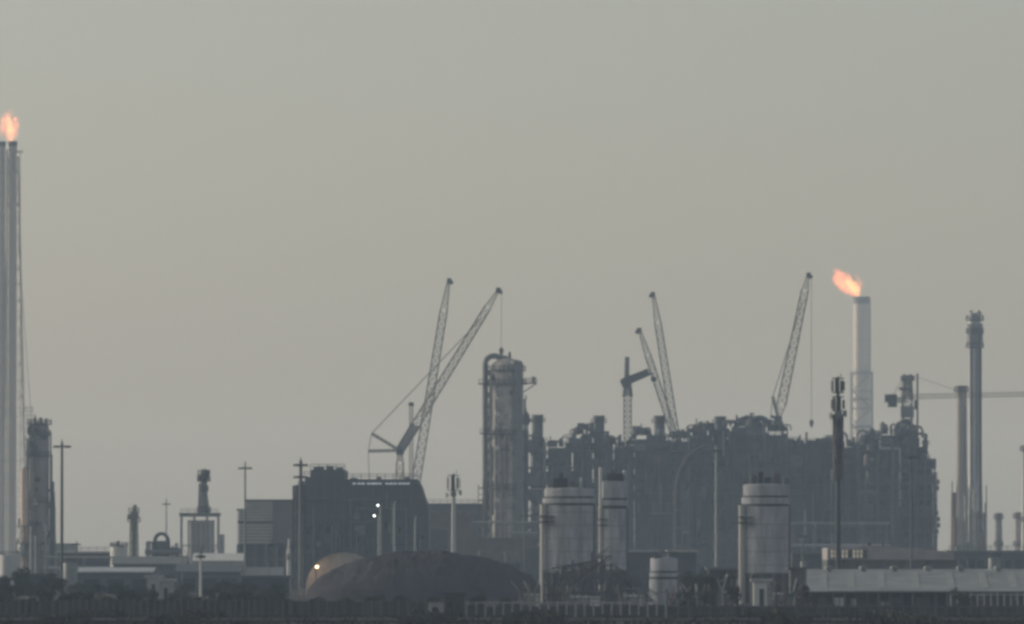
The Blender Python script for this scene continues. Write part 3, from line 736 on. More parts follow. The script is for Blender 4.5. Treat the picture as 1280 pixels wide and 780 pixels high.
# ------------------------------------------------------------------ main process block: a row of modules
def module(px0, px1, D, depth, tops, label, seed, stacks=(), arches=(), finger=True, rag=False, body=STEEL_B):
    """tops: (px0, px1, py) roof steps"""
    A = At((px0+px1)/2, D); t = thing('process_module', label, 'process unit', A.loc, 0, 'modules of the long process block')
    rnd = random.Random(seed)
    x0, x1 = A.x(px0), A.x(px1); ymin = min(p[2] for p in tops)
    def top_at(x):
        for a, b, py in tops:
            if A.x(a)-.01 <= x <= A.x(b)+.01: return A.z(py)
        return A.z(tops[-1][2])
    lvl = 5.2
    nb = max(2, int(round((x1-x0)/6.2)))
    X = [x0+(x1-x0)*i/nb for i in range(nb+1)]
    Y = [0, depth*.33, depth*.66, depth]
    fr = MB()
    for x in X:
        zt_ = top_at(x)
        for y in (Y[0], Y[-1]): fr.bar((x,y,0),(x,y,zt_),.5)
        for zq in (5.2, 15.6, zt_-.2): fr.bar((x,Y[0],zq),(x,Y[-1],zq),.4)
    zmax = A.z(ymin); z = lvl; lv = []
    while z < zmax: lv.append(z); z += lvl
    for z in lv:
        for i in range(nb):
            if min(top_at(X[i]+.1), top_at(X[i+1]-.1)) >= z-.3:
                fr.bar((X[i],0,z),(X[i+1],0,z),.45)
                if rnd.random() < .4: fr.bar((X[i],0,z-lvl),(X[i+1],0,z),.28)
    fr.build('steel_frame', STEEL_B, t)
    for z in lv:
        d = MB(); e = MB(); any_ = False
        for i in range(nb):
            if min(top_at(X[i]+.1), top_at(X[i+1]-.1)) >= z-.3 and rnd.random() < .9:
                pro = rnd.choice([0,0,.8,1.4]); any_ = True
                d.bx(X[i],X[i+1],-pro,depth-.3,z+.24,z+.42)
                if rnd.random() < .7: d.rail([(X[i],-pro,z+.42),(X[i+1],-pro,z+.42)],1.15,.11,2.2)
        if any_: d.build('deck', STEEL_D, t)
    # enclosures that fill the frame
    for i, (a, b, py) in enumerate(tops):
        xa, xb = A.x(a), A.x(b); zt_ = A.z(py)
        MB().bx(xa+.3, xb-.3, 6.0+rnd.random()*2, depth-.6, 0, zt_-(rnd.uniform(.2,1.0) if py > 548 or rag else rnd.uniform(1.6,2.8))).build('enclosure', body, t)
    # equipment at the front
    for z0 in [0]+lv:
        for i in range(nb):
            xc = (X[i]+X[i+1])/2; zt_ = top_at(xc)
            if z0+3 > zt_: continue
            q = rnd.random(); w = X[i+1]-X[i]; zz_ = z0+.45
            mt = rnd.choice([STEEL_D, STEEL_B, STEEL_B, STEEL_D, PURPLE, STEEL_G if rnd.random() < .4 else STEEL_B])
            if q < .3:
                MB().tube((xc-w*.42,2.6,zz_+1.5),(xc+w*.42,2.6,zz_+1.5),1.3,n=14).build('drum', mt, t, True)
            elif q < .5:
                rr = rnd.uniform(.8,1.7); MB().lathe([(rr,zz_),(rr,zz_+3.2),(rr*.7,zz_+3.9),(.05,zz_+4.1)],xc+rnd.uniform(-1,1),2.6,14).build('vessel', mt, t, True)
            elif q < .85:
                MB().bx(xc-w*rnd.uniform(.25,.46),xc+w*rnd.uniform(.25,.46),1.2+rnd.random()*2,5.5,zz_,zz_+rnd.uniform(2.2,4.4)).build('equipment_box', mt, t)
    for k in range(int((x1-x0)/.62)):
        x = rnd.uniform(x0+.4,x1-.4); zt_ = top_at(x); za = rnd.uniform(0,zt_*.5); zb_ = rnd.uniform(zt_*.5,zt_+1.2)
        rr = rnd.choice([.12,.16,.16,.25,.4]); y = -rnd.uniform(.4,2.0)
        q_ = rnd.random()
        if q_ < .3: za = zb_-rnd.uniform(2,9) if rnd.random() < .7 else za; za = max(0,za); pts = [(x,y,za),(x,y,zb_)]
        elif q_ < .68: zb_ = rnd.uniform(1,zt_-1); x2 = max(x0+.3,min(x1-.3,x+rnd.uniform(-9,9)+.4)); pts = [(x,.3,zb_),(x,y,zb_),(x2,y,zb_),(x2,.3,zb_)]
        else:
            dx = rnd.uniform(-8,8); x2 = max(x0+.3,min(x1-.3,x+dx)); pts = [(x,y,za),(x,y,zb_-.4),(x+(x2-x)*.06,y,zb_),(x2-(x2-x)*.04,y,zb_),(x2,y,zb_+.4),(x2,y,min(top_at(x2),zb_+rnd.uniform(2,7)))]
        MB().path(pts, rr, 7).build('pipe', rnd.choice([STEEL_B,STEEL_B,STEEL_D,STEEL_D,PURPLE,CLAD if rnd.random() < .2 else STEEL_B]), t, True)
    # roof clutter
    ra = MB()
    for a, b, py in tops: ra.rail([(A.x(a),.2,A.z(py)),(A.x(b),.2,A.z(py))],1.2,.14,1.6)
    ra.build('roof_railing_frame', STEEL_D, t)
    for a, b, py in tops:
        n = max(3, int((b-a)/(2.2 if py > 548 else 1.3)))
        for k in range(n):
            px = rnd.uniform(a+1.5,b-1.5); z = A.z(py); h = rnd.uniform(.5,2.6)*rnd.choice([.6,1,1,1.7]) if not rag else rnd.uniform(.6,4.2)
            y = rnd.uniform(1,depth*.5)
            q_ = rnd.random()
            if q_ < .2:
                c_ = A.x(px); w_ = rnd.uniform(.8,2.6); MB().path([(c_-w_,y,z-.5),(c_-w_,y,z+h*.6),(c_-w_*.7,y,z+h*.9),(c_,y,z+h),(c_+w_*.7,y,z+h*.9),(c_+w_,y,z+h*.6),(c_+w_,y,z-.5)],rnd.uniform(.15,.4),7).build('pipe_loop', rnd.choice([STEEL_D,STEEL_B,STEEL_G]), t, True)
            elif q_ < .36:
                w_ = rnd.uniform(.5,1.1); MB().lathe([(w_,z-.5),(w_,z+h*.55),(w_*.6,z+h*.8),(.08,z+h*.85)],A.x(px),y,10).build('roof_vessel', rnd.choice([STEEL_D,STEEL_B,STEEL_G]), t, True)
            elif q_ < .75: MB().tube((A.x(px),y,z-.6),(A.x(px),y,z+h),rnd.uniform(.12,.42),n=8).build('vent_pipe', rnd.choice([STEEL_D,STEEL_B,STEEL_G]), t, True)
            else:
                w = rnd.uniform(.4,1.5); MB().bx(A.x(px)-w,A.x(px)+w,y,y+2.4,z-.6,z+h*.7).build('roof_unit', rnd.choice([STEEL_D,STEEL_B]), t)
    for px, py0, py1, w in stacks:
        s = MB().lathe([(A.m(w*.62),A.z(py1+12)),(A.m(w*.62),A.z(py1+4)),(A.m(w*.5),A.z(py1)),(A.m(w*.5),A.z(py0+2)),(A.m(w*.55),A.z(py0+2)),(A.m(w*.55),A.z(py0)),(A.m(w*.4),A.z(py0)-.1)],A.x(px),8,20).build('exhaust_stack', STEEL_B, t, True)
        MB().ring(A.x(px),8,A.z(py0+9),A.m(w*.5),A.m(w*.72),.25,16).ringrail(A.x(px),8,A.z(py0+9)+.2,A.m(w*.7),1.1,.13,12).build('stack_platform', STEEL_D, s)
    for px, py, w in arches:
        MB().path([(A.x(px)-A.m(w/2)*math.cos(a), 7, A.z(py)-A.m(w*.55)+A.m(w*.55)*math.sin(a)) for a in [PI*i/14 for i in range(15)]], A.m(3.4), 12).build('duct_arch', STEEL_B, t, True)
    return t
MD = 2600
module(652,708,MD,38,[(652,662,528),(662,684,552),(684,708,556)],'end module of the process block tucked behind the tall column, with one stub chimney',3,[(672,518,552,14)])
module(708,786,MD+4,38,[(708,716,552),(716,728,540),(728,742,534),(742,768,553),(768,786,556)],'process block module behind the two grouped silos, with a humped roof and stub chimney',4,[(749,519,553,14)],[(730,533,26)])
module(786,862,MD,38,[(786,794,553),(794,812,541),(812,842,549),(842,862,545)],'process block module with a stub chimney just beyond the slewing tower crane',5,[(825,519,550,14)],[(803,537,22)])
module(862,936,MD+6,38,[(862,874,538),(874,892,534),(892,912,541),(912,936,530)],'middle module of the process block with a stub chimney and arched roof duct',6,[(901,520,542,14)],[(880,532,22),(936,522,34)])
module(936,1008,MD+1,38,[(936,964,531),(964,984,536),(984,1008,553)],'process block module with an arched roof duct under the lone leaning crane',7,[],[(950,522,30)])
module(1008,1074,MD+5,38,[(1008,1030,553),(1030,1058,549),(1058,1074,556)],'flat-roofed process block module behind the tallest telecom mast',8,[])
module(1074,1168,MD-20,44,[(1074,1090,552),(1090,1102,546),(1102,1134,540),(1134,1152,545),(1152,1162,556),(1162,1168,584)],'ragged dark end module of the process block, nearest the twin chimneys',9,[],[],rag=True,body=STEEL_D)
A = At(1168, MD-22)
t = thing('scaffold_tower', 'dark scaffold bulging from the ragged end wall of the process block', 'scaffold', A.loc)
m = MB(); rnd = random.Random(21)
for k in range(16):
    z = 1+k*2.0
    if z > A.z(588): break
    w = A.m(3+2.5*math.sin(k*.9)+rnd.uniform(0,2.5))
    m.bx(0,w,-2,14,z,z+.16).rail([(0,-2,z),(w,-2,z),(w,14,z)],1.4,.16,1.5)
for x in (0, A.m(2.5)): 
    for y in (-2,6,14): m.bar((x,y,0),(x,y,A.z(590)),.3)
m.build('scaffold_frame', STEEL_D, t)

# big curved duct lying before the block
A = At(862, 2450)
t = thing('flare_header', 'fat dusty pink-grey curved duct sweeping down in front of the process block', 'duct', A.loc)
MB().path([(A.x(884),0,A.z(560)),(A.x(872),-.5,A.z(564)),(A.x(860),-1,A.z(574)),(A.x(852),-1,A.z(588)),(A.x(848),-1,A.z(606)),(A.x(847),-1,A.z(640)),(A.x(847),-1,0)], A.m(4.6), 16).build('duct_shell', mat('dusty dull duct', (0.065,0.058,0.063), .9, 0, .4, .3), t, True)
m = MB()
for x in (A.x(842),A.x(852)): m.bar((x,-4,0),(x,-4,A.z(600)),.3).bar((x,3,0),(x,3,A.z(600)),.3)
for k in range(1,5): m.bar((A.x(842),-4,k*5.5),(A.x(852),-4,k*5.5),.25)
m.build('support_frame', STEEL_G, t)

# ------------------------------------------------------------------ cranes
def crawler_base(t, A, x, mt):
    for y in (-3.4, 3.4):
        m = MB(); P = []
        for i in range(16):
            a = 2*PI*i/16; P.append((math.cos(a)*.9+(4.2 if math.cos(a) > 0 else -4.2), math.sin(a)*.9+.95))
        for yy in (y-.6,y+.6): m.v += [(x+px,yy,pz) for px,pz in P]
        m.f += [tuple(reversed(range(16))), tuple(range(16,32))] + [(i,(i+1)%16,16+(i+1)%16,16+i) for i in range(16)]
        m.build('crawler_track', BLACK, t)
    MB().bx(x-6.5,x+3.2,-2.2,2.2,2.0,4.6).build('machinery_house', mt, t)
    MB().bx(x+1.2,x+3.4,-3.9,-2.25,2.2,4.9).build('operator_cab', GLASS, t)
    MB().bx(x-8.2,x-6.6,-2.8,2.8,2.2,4.8).build('counterweight', STEEL_D, t)

def boom_crane(D, foot, tip, label, w, mt=CRANE_Y, jib=None, back=None, struts=(), hook=None, tip_dir=1, group='lattice boom cranes', pend=True, strut_base=None, butt=None):
    """foot (px) on the ground; optional luffing jib from the main boom's head"""
    A = At(foot[0], D); t = thing('crawler_crane', label, 'crane', A.loc, 0, group)
    crawler_base(t, A, 0.0, mt)
    def P(px, py, y=0.0): return Vector((A.x(px), y, A.z(py)))
    p0 = Vector((1.5,0,2.6)); p1 = P(*tip) if not jib else P(*jib)
    L = (p1-p0).length
    MB().lattice(p0, p0.lerp(p1,.07), .8, A.m(w), .24, .16, 3).lattice(p0.lerp(p1,.07), p0.lerp(p1,.9), A.m(w), A.m(w*.8), .46, .25, int(L*.83/A.m(w)/1.05)).lattice(p0.lerp(p1,.9), p1, A.m(w*.8), .9, .3, .2, 4).build('main_boom_lattice', mt, t)
    end = p1
    if jib:
        q = P(*tip); d = q-p1; w2 = A.m(w*.9)
        MB().lattice(p1, p1.lerp(q,.1), .8, w2, .24, .15, 3).lattice(p1.lerp(q,.1), p1.lerp(q,.9), w2, w2*.8, .46, .25, int(d.length*.8/w2/1.05)).lattice(p1.lerp(q,.9), q, w2*.8, .8, .24, .15, 4).build('luffing_jib_lattice', mt, t)
        for s_ in struts:
            MB().lattice(P(*strut_base) if strut_base else p1, P(*s_), A.m(2.4), .7, .36, .2, 7).build('jib_strut_lattice', STEEL_D, t)
        MB().bx(p1.x-1.3,p1.x+1.3,-1.2,1.2,p1.z-1.6,p1.z+1.2).build('jib_foot_block', STEEL_D, t)
        end = q
        if butt: MB().lattice(p1, P(*butt), A.m(8.5), A.m(9.5), .75, .5, 7).build('jib_butt_lattice', STEEL_G, t)
        if len(struts) >= 2:
            m = MB()
            for y in (-.8,.8):
                m.bar(P(*struts[0])+Vector((0,y,0)), p1.lerp(q,.82)+Vector((0,y,0)),.26)
                m.bar(P(*struts[0])+Vector((0,y,0)), P(*struts[1])+Vector((0,y,0)),.22)
                m.bar(P(*struts[1])+Vector((0,y,0)), (A.x(struts[1][0]-.0)+.3,y,5.0) if False else P(struts[1][0]+1, struts[1][1]+28)+Vector((0,y,0)),.2)
            m.build('pendant_rope', STEEL_G, t)
            m = MB()
            for y in (-.8,.8): m.bar(P(struts[1][0]+1, struts[1][1]+28)+Vector((0,y,0)), (-6.0,y,5),.12)
            m.build('backstay_rope', STEEL_G, t)
    # head sheaves
    d = (end-p0).normalized()
    MB().box(end+Vector((0.3*tip_dir,0,.3)),(1.7,1.6,1.9)).build('boom_head', STEEL_D, t)
    MB().box(end+Vector((1.1*tip_dir,0,-.3)),(1.3,1.0,1.3)).build('sheave_block', STEEL_D, t)
    if not jib:
        gq = Vector((-9*tip_dir if False else -7,0,13))
        MB().bar((-2,-1.4,4.6),gq,.35).bar((-2,1.4,4.6),gq,.35).bar((-6,-1.4,4.6),gq,.3).bar((-6,1.4,4.6),gq,.3).build('gantry_frame', STEEL_D, t)
        if pend:
            m = MB()
            for y in (-.7,.7): m.bar(gq+Vector((0,y,0)), end+Vector((0,y,0)),.11)
            m.build('pendant_rope', STEEL_G, t)
    if hook:
        hx, hy = hook
        top = end+Vector((1.3*tip_dir,0,-.8)); bot = P(hx, hy); bot.x = top.x
        m = MB()
        for y in (-.3,.3): m.bar(top+Vector((0,y,0)), bot+Vector((0,y,0)),.15)
        m.build('hoist_rope', STEEL_G, t)
        MB().lathe([(.1,bot.z-2.6),(.45,bot.z-1.9),(.75,bot.z-1.2),(.75,bot.z),(.3,bot.z+.4)],bot.x,0,10).build('hook_block', STEEL_D, t, True)
    return t
boom_crane(2960, (497,706), (560.5,352), 'steeper straight-boomed lattice crane behind the luffing crane and dark industrial block', 11, CRANE_G, pend=False, hook=None)
boom_crane(2800, (493,708), (622,364), 'luffing-jib lattice crane with two rear struts, its hook line over the tall column', 11, CRANE_Y, jib=(500,563), struts=((464.5,542),(460.5,564)), hook=(625,436), strut_base=(499.5,563), butt=(520,531))
boom_crane(3000, (893,705), (800,414), 'shorter of two lattice cranes leaning together behind the process block', 9, CRANE_G, tip_dir=-1, pend=False)
boom_crane(3080, (866,704), (817,369), 'taller and steeper of two lattice cranes crossing behind the process block', 10, CRANE_G, tip_dir=-1, pend=False)
boom_crane(2950, (966,706), (1010,345), 'lone lattice crane with a long steep jib and hanging hook, next to the slanting flame', 12, CRANE_Y, jib=(973,524), struts=((966,496),(963.5,520)), hook=(1012,526))

# short dark spare strut beside the first pair
A = At(514, 2830)
t = thing('boom_section', 'short dark upright boom tip poking up between the paired leaning cranes', 'crane mast', A.loc)
MB().lattice((0,0,0),(0,0,A.z(508)),1.3,1.1,.22,.13,40).build('mast_lattice', CRANE_G, t)
MB().bx(-.9,.9,-.8,.8,A.z(508),A.z(503)).build('mast_head', STEEL_D, t)

# luffing tower crane
A = At(784.5, 2850)
t = thing('tower_crane', 'tower crane with a short dark jib tilted slightly up above the block roof', 'crane', A.loc)
MB().lattice((0,0,0),(0,0,A.z(494)),A.m(9),A.m(9),.4,.24,34).build('mast_lattice', CRANE_G, t)
MB().lattice((0,0,A.z(496)),(0,0,A.z(474)),A.m(10),A.m(5),.7,.45,4).build('slewing_frame', STEEL_D, t)
MB().bx(-A.m(7),A.m(3),-1.8,1.8,A.z(484),A.z(473)).build('machinery_deck', STEEL_D, t)
MB().lattice((-A.m(5),0,A.z(478)),(A.x(811),0,A.z(465)),A.m(8),A.m(6.5),.7,.5,9).build('jib_lattice', STEEL_D, t)
MB().lattice((-A.m(1),0,A.z(474)),(-A.m(.5),0,A.z(446)),A.m(4.2),A.m(3.4),.5,.3,8).build('apex_lattice', STEEL_D, t)
MB().bx(-A.m(9),-A.m(5.5),-2,2,A.z(480),A.z(474)).build('counterweight', STEEL_D, t)
MB().bar((A.x(811),0,A.z(464)),(A.x(816),0,A.z(468)),.4).build('jib_tip', STEEL_D, t)
MB().lathe([(.2,A.z(477.5)),(.95,A.z(476)),(.95,A.z(472)),(.3,A.z(470))],A.x(817),0,10).build('hook_block', STEEL_D, t, True)
MB().bar((A.x(817),0,A.z(471)),(A.x(816),0,A.z(467)),.14).build('hoist_rope', STEEL_D, t)

# hammerhead tower crane by the ragged module
A = At(1134, 2700)
t = thing('tower_crane', 'hammerhead tower crane whose long level jib reaches past the touching chimneys', 'crane', A.loc)
MB().lattice((0,0,0),(0,0,A.z(498)),A.m(12),A.m(12),.45,.26,26).build('mast_lattice', CRANE_G, t)
MB().bx(-A.m(8),A.m(8),-2,2,A.z(522),A.z(508)).build('climbing_collar', STEEL_G, t)
MB().lattice((0,0,A.z(500)),(0,0,A.z(468)),A.m(12),A.m(8),.7,.45,6).build('apex_lattice', CRANE_G, t)
MB().bx(-A.m(8),A.m(9),-2.2,2.2,A.z(476),A.z(470)).bx(-A.m(10),A.m(5),-2.2,2.2,A.z(488),A.z(484)).build('slewing_deck', STEEL_G, t)
MB().lattice((0,0,A.z(496)),(A.x(1322),0,A.z(492)),1.5,1.3,.15,.08,44,up=Vector((0,0,1))).build('jib_lattice', CRANE_G, t)
MB().lattice((0,0,A.z(500)),(A.x(1106),0,A.z(500)),1.6,1.6,.3,.2,8,up=Vector((0,0,1))).build('counter_jib_lattice', CRANE_G, t)
MB().bx(A.x(1110),A.x(1121),-2,2,A.z(509),A.z(493)).build('counterweight', STEEL_D, t)
MB().bx(A.x(1106),A.x(1110),-1,1,A.z(502),A.z(493)).build('winch_house', STEEL_D, t)
m = MB().bar((A.m(3),0,A.z(468)),(A.x(1196),0,A.z(488)),.14).bar((-A.m(3),0,A.z(470)),(A.x(1115),0,A.z(496)),.18); m.build('tie_rope', STEEL_G, t)
MB().bx(A.x(1143),A.x(1147),-1.4,1.4,A.z(512),A.z(500)).build('operator_cab', GLASS, t)
MB().bar((A.x(1146.5),-2,A.z(560)),(A.x(1146.5),-2,A.z(467)),.6).build('climb_ladder', STEEL_D, t)
MB().lathe([(A.m(8),0),(A.m(8),A.z(545)),(A.m(10),A.z(538)),(A.m(10),A.z(530)),(A.m(6),A.z(524))],A.m(-2),3,16).build('mast_base_tower', PURPLE, t, True)

# ------------------------------------------------------------------ twin chimneys at the far end
def chimney(px, yt, D, r, label, mt, head=False, flare_y=600, strips=()):
    A = At(px, D); t = thing('chimney', label, 'chimney', A.loc, 0, 'chimneys beyond the process block')
    MB().lathe([(A.m(r*1.22),0),(A.m(r*1.15),A.z(flare_y+30)),(A.m(r*1.05),A.z(flare_y)),(A.m(r),A.z(flare_y-18)),(A.m(r*.94),A.z(yt+2)),(A.m(r*1.08),A.z(yt+2)),(A.m(r*1.08),A.z(yt)),(A.m(r*.8),A.z(yt)-.2)],0,0,24).build('shell', mt, t, True)
    for dx, mm, rr in strips: MB().tube((A.m(dx),-A.m(r*.9),0),(A.m(dx),-A.m(r*.9),A.z(yt+26)),A.m(rr),n=8).build('riser_pipe', mm, t, True)
    for py in ([yt+10, yt+26, yt+44] if head else [yt+8]): plat(t,0,0,A.z(py),A.m(r*.9),A.m(r*1.36),.4,1.5,.2,14)
    if head:
        MB().ring(0,0,A.z(yt+40),A.m(r*.98),A.m(r*1.22),A.m(26),18).build('head_sleeve', STEEL_G, t)
        for dx in (-.6,.6): MB().tube((A.m(r*dx),-1,A.z(yt+2)),(A.m(r*dx),-1,A.z(yt-3)),A.m(1.6),n=8).build('flue_tip', STEEL_D, t, True)
    if D < 3050:
        m = MB(); rnd = random.Random(int(px))
        W2 = A.m(r*1.75); zl = [A.z(y) for y in (690, 668, 646, 624, 604)]
        tops_ = [zl[4-((q*3) % 4)]+rnd.uniform(-3,1) for q in range(8)]
        for q in range(8):
            a = 2*PI*q/8+.2; p = (W2*math.cos(a), W2*math.sin(a)); a2 = 2*PI*(q+1)/8+.2; p2 = (W2*math.cos(a2), W2*math.sin(a2))
            m.bar((*p,0),(*p,tops_[q]),.4)
            for z in zl:
                if z <= min(tops_[q], tops_[(q+1) % 8])+.5:
                    m.bar((*p,z),(*p2,z),.35).bar((*p,z+1.3),(*p2,z+1.3),.16)
                    if rnd.random() < .5: m.bar((*p,max(0,z-6)),(*p2,z),.22)
        m.build('base_frame', STEEL_G, t)
        for q in range(7):
            a = PI+q*PI/6.5; rr = A.m(r*1.6); h = rnd.uniform(8, zl[-1])
            MB().tube((rr*math.cos(a),rr*math.sin(a),0),(rr*.92*math.cos(a),rr*.92*math.sin(a),h),rnd.uniform(.4,1.0),n=8).build('riser_pipe', rnd.choice([GALV,CLAD,STEEL_G,RUST]), t, True)
    else: plat(t,0,0,A.z(flare_y-8),A.m(r*.9),A.m(r*1.3),.35,1.4,.2,14)
    return t
chimney(1202, 482, 3000, 7.0, 'shorter dusty brown chimney of the touching pair past the process block', mat('dusty brown steel',(0.36,0.32,0.30),.6,.1,.2,.2,1), strips=((4.6,STEEL_G,1.1),))
chimney(1218.8, 391, 3010, 8.3, 'taller ribbed chimney of the touching pair, with a platformed head', CLAD, True, strips=((-5.6,STEEL_G,1.5),(-2.2,WHITE,1.0),(1.6,STEEL_G,1.3),(6.6,STEEL_D,1.5)))
chimney(1248, 641, 3300, 4.6, 'short capped chimney stub standing beyond the flat grey building', STEEL_G, flare_y=690)
chimney(1272, 640, 3250, 4.6, 'short pale chimney stub against the picture edge column', CLAD_W, flare_y=690)
chimney(1282, 556, 3100, 5.4, 'plain grey chimney cut off by the picture edge', CLAD, flare_y=660)

# ------------------------------------------------------------------ silos
def silo(px, half, y_body, y_rim, y_cap, D, label, parts, seed, shaft=None, skirt=None):
    A = At(px, D); t = thing('silo', label, 'silo', A.loc)
    R = A.m(half)
    zb = A.z(y_body); z0 = A.z(skirt) if skirt else 0
    MB().lathe([(R,z0),(R,zb)],0,0,48).build('shell', CONC, t, True)
    if skirt:
        MB().lathe([(R*.9,0),(R*.9,z0)],0,0,40).build('skirt_wall', CONC_D, t, True)
        MB().lathe([(R*1.01,z0-.35),(R*1.03,z0-.35),(R*1.03,z0),(R*.95,z0)],0,0,48).build('ring_beam', CONC_D, t, True)
        for q in range(14):
            a = 2*PI*q/14; MB().box((R*.97*math.cos(a),R*.97*math.sin(a),(z0-.36)/2),(.6,.6,z0-.36),a).build('support_column', CONC_D, t)
    if shaft:
        xa, xb = A.x(shaft[0]), A.x(shaft[1])
        MB().tube(((xa+xb)/2, -R*.5, 0), ((xa+xb)/2, -R*.5, zb-.05), (xb-xa)/2, n=20).build('lift_shaft', CONC_P, t, True)
        MB().tube(((xa+xb)/2, -R*.5, zb-.04), ((xa+xb)/2, -R*.5, zb+.2), (xb-xa)/2+.1, n=20).build('shaft_cap', CONC_P, t, True)
        for py in (y_body+13, y_body+20): MB().bx(xa-.1, xb+A.m(8), -R*.9, -R*.5, A.z(py+1.2), A.z(py-.3)).build('bracket', STEEL_D, t)
    zr0, zr1 = A.z(y_rim[0]), A.z(y_rim[1])
    MB().lathe([(R*.93,zb-.1),(R*.93,zr0+.02)],0,0,48).build('joint_recess', BLACK, t, True)
    MB().lathe([(R*.97,zr0),(R*.985,zr0),(R*.985,zr1),(R*.9,zr1)],0,0,48).build('rim', CONC, t, True)
    zc = A.z(y_cap)
    MB().lathe([(R*.90,zr1),(R*.90,A.z(y_rim[1]-2.4))],0,0,48).build('upper_recess', BLACK, t, True)
    MB().lathe([(R*.92,A.z(y_rim[1]-2.4)),(R*.92,zc),(R*.88,zc+.2),(.2,zc+.5)],0,0,48).build('cap', CONC, t, True)
    rr = MB().ringrail(0,0,zc+.2,R*.9,1.1,.07,30); rr.build('roof_railing_frame', STEEL_D, t)
    rnd = random.Random(seed)
    for (dx0,dx1,y0,y1,mt,kind) in parts:
        if kind == 'box': MB().bx(A.m(dx0),A.m(dx1),-1.8,1.6,A.z(y1),A.z(y0)).build('roof_house', mt, t)
        elif kind == 'filter': MB().lathe([(A.m((dx1-dx0)/2),A.z(y1)),(A.m((dx1-dx0)/2),A.z(y0+1)),(.2,A.z(y0))],A.m((dx0+dx1)/2),-1.0,14).build('dust_filter', mt, t, True)
        else: MB().tube((A.m((dx0+dx1)/2),-1.4,A.z(y1)),(A.m((dx0+dx1)/2),-1.4,A.z(y0)),A.m((dx1-dx0)/2),n=8).build('vent_pipe', mt, t, True)
    # short brackets near the top edge facing the sun
    m = MB().bar((R*math.cos(-.35),R*math.sin(-.35)-.3,0),(R*math.cos(-.35),R*math.sin(-.35)-.3,zb),.35); m.build('service_ladder', CONC_D, t)
    # form-work joints
    m = MB(); z = 2.0
    while z < zb-1: m.ring(0,0,z,R*.99,R*1.006,.09,48); z += 2.4
    m.build('pour_joint', CONC_D, t)
    return t
silo(711.5, 33.5, 632, (629,623), 612, 1470, 'widest concrete silo of the grouped pair, with a dark house on its roof', [(-20,-2,598,612,BLACK,'box'),(-13,-8,592,598,STEEL_D,'box'),(13,16,597,612,WHITE,'pipe'),(4,10,603,612,STEEL_G,'filter'),(18,24,606,612,STEEL_G,'filter')], 1, (674.8,684), 714)
silo(767.5, 17.5, 636, (632,625), 603, 1500, 'narrow concrete silo standing close beside the widest one', [(-19,-15,584,640,WHITE,'pipe'),(-9,10,592,603,STEEL_D,'box'),(11,15,588,603,CLAD,'filter'),(-5,2,587,592,PURPLE,'box')], 2, (748,754), 712)
silo(957.5, 31, 633, (630,622), 607, 1420, 'lone concrete silo with clustered dark filters on its roof', [(-20,-12,594,607,STEEL_D,'filter'),(-10,-4,590,607,BLACK,'box'),(-2,6,596,607,STEEL_D,'filter'),(9,17,592,607,PURPLE,'box'),(18,22,596,607,CLAD,'filter')], 3, (922.8,931.5), 716)
silo(830, 18.5, 724, (721,716), 699, 1400, 'squat small silo with a banded top next to the narrow silo', [(-12,-4,694,699,STEEL_D,'box'),(4,9,692,699,STEEL_G,'filter')], 4)

# white plant room at the lone silo's foot
shed('pump_house', 942, 962, 727, 1330, 4, 'pale small pump house at the foot of the lone silo', WHITE, CLAD, None, 1)
shed('silo_annex', 988, 1006, 712, 1400, 8, 'grey lean-to block joined to the lone silo flank', CONC_D, CONC_D, None, 1, 'annex')

# steel transfer structure under the silos
A = At(725, 1390)
t = thing('transfer_structure', 'dark criss-cross steel batching frame at the foot of the two grouped silos', 'steel structure', A.loc)
m = MB(); X = [A.x(p) for p in range(680, 800, 12)]
for i, x in enumerate(X):
    h = A.z((712,716,708,700,705,690,694,704,718,726)[i % 10])
    for y in (-3, 3): m.bar((x,y,0),(x,y,h),.26)
    if i:
        h0 = min(h, A.z((712,716,708,700,705,690,694,704,718,726)[(i-1) % 10]))
        for z in (h0*.3,h0*.62,h0*.95):
            m.bar((X[i-1],-3,z),(x,-3,z),.22)
        m.bar((X[i-1],-3,0.2),(x,-3,h0*.62),.18).bar((X[i-1],-3,h0*.95),(x,-3,h0*.3),.18)
m.build('steel_frame', STEEL_D, t)
for px, w, y0, y1 in ((704,9,722,708),(728,11,724,706),(752,10,720,702),(776,9,730,716)):
    MB().lathe([(.4,A.z(y0+9)),(A.m(w*.5),A.z(y0)),(A.m(w*.5),A.z(y1))],A.x(px),0,14).build('hopper', CONC_D, t, True)
for px0, px1, py in ((686,744,722),(740,796,729)): MB().bx(A.x(px0),A.x(px1),-3.4,3.4,A.z(py),A.z(py)+.2).build('deck', STEEL_D, t)
MB().rail([(A.x(684),-3.5,A.z(722)+.2),(A.x(744),-3.5,A.z(722)+.2)],1.1,.08,1.6).build('railing_frame', STEEL_G, t)
for px, mt in ((692,RUST),(716,CONC),(740,STEEL_G),(764,CONC_D),(786,CONC)): MB().bx(A.x(px)-1.0,A.x(px)+1.1,-2.6,2.0,0,random.uniform(1.8,3.6)).build('equipment_box', mt, t)

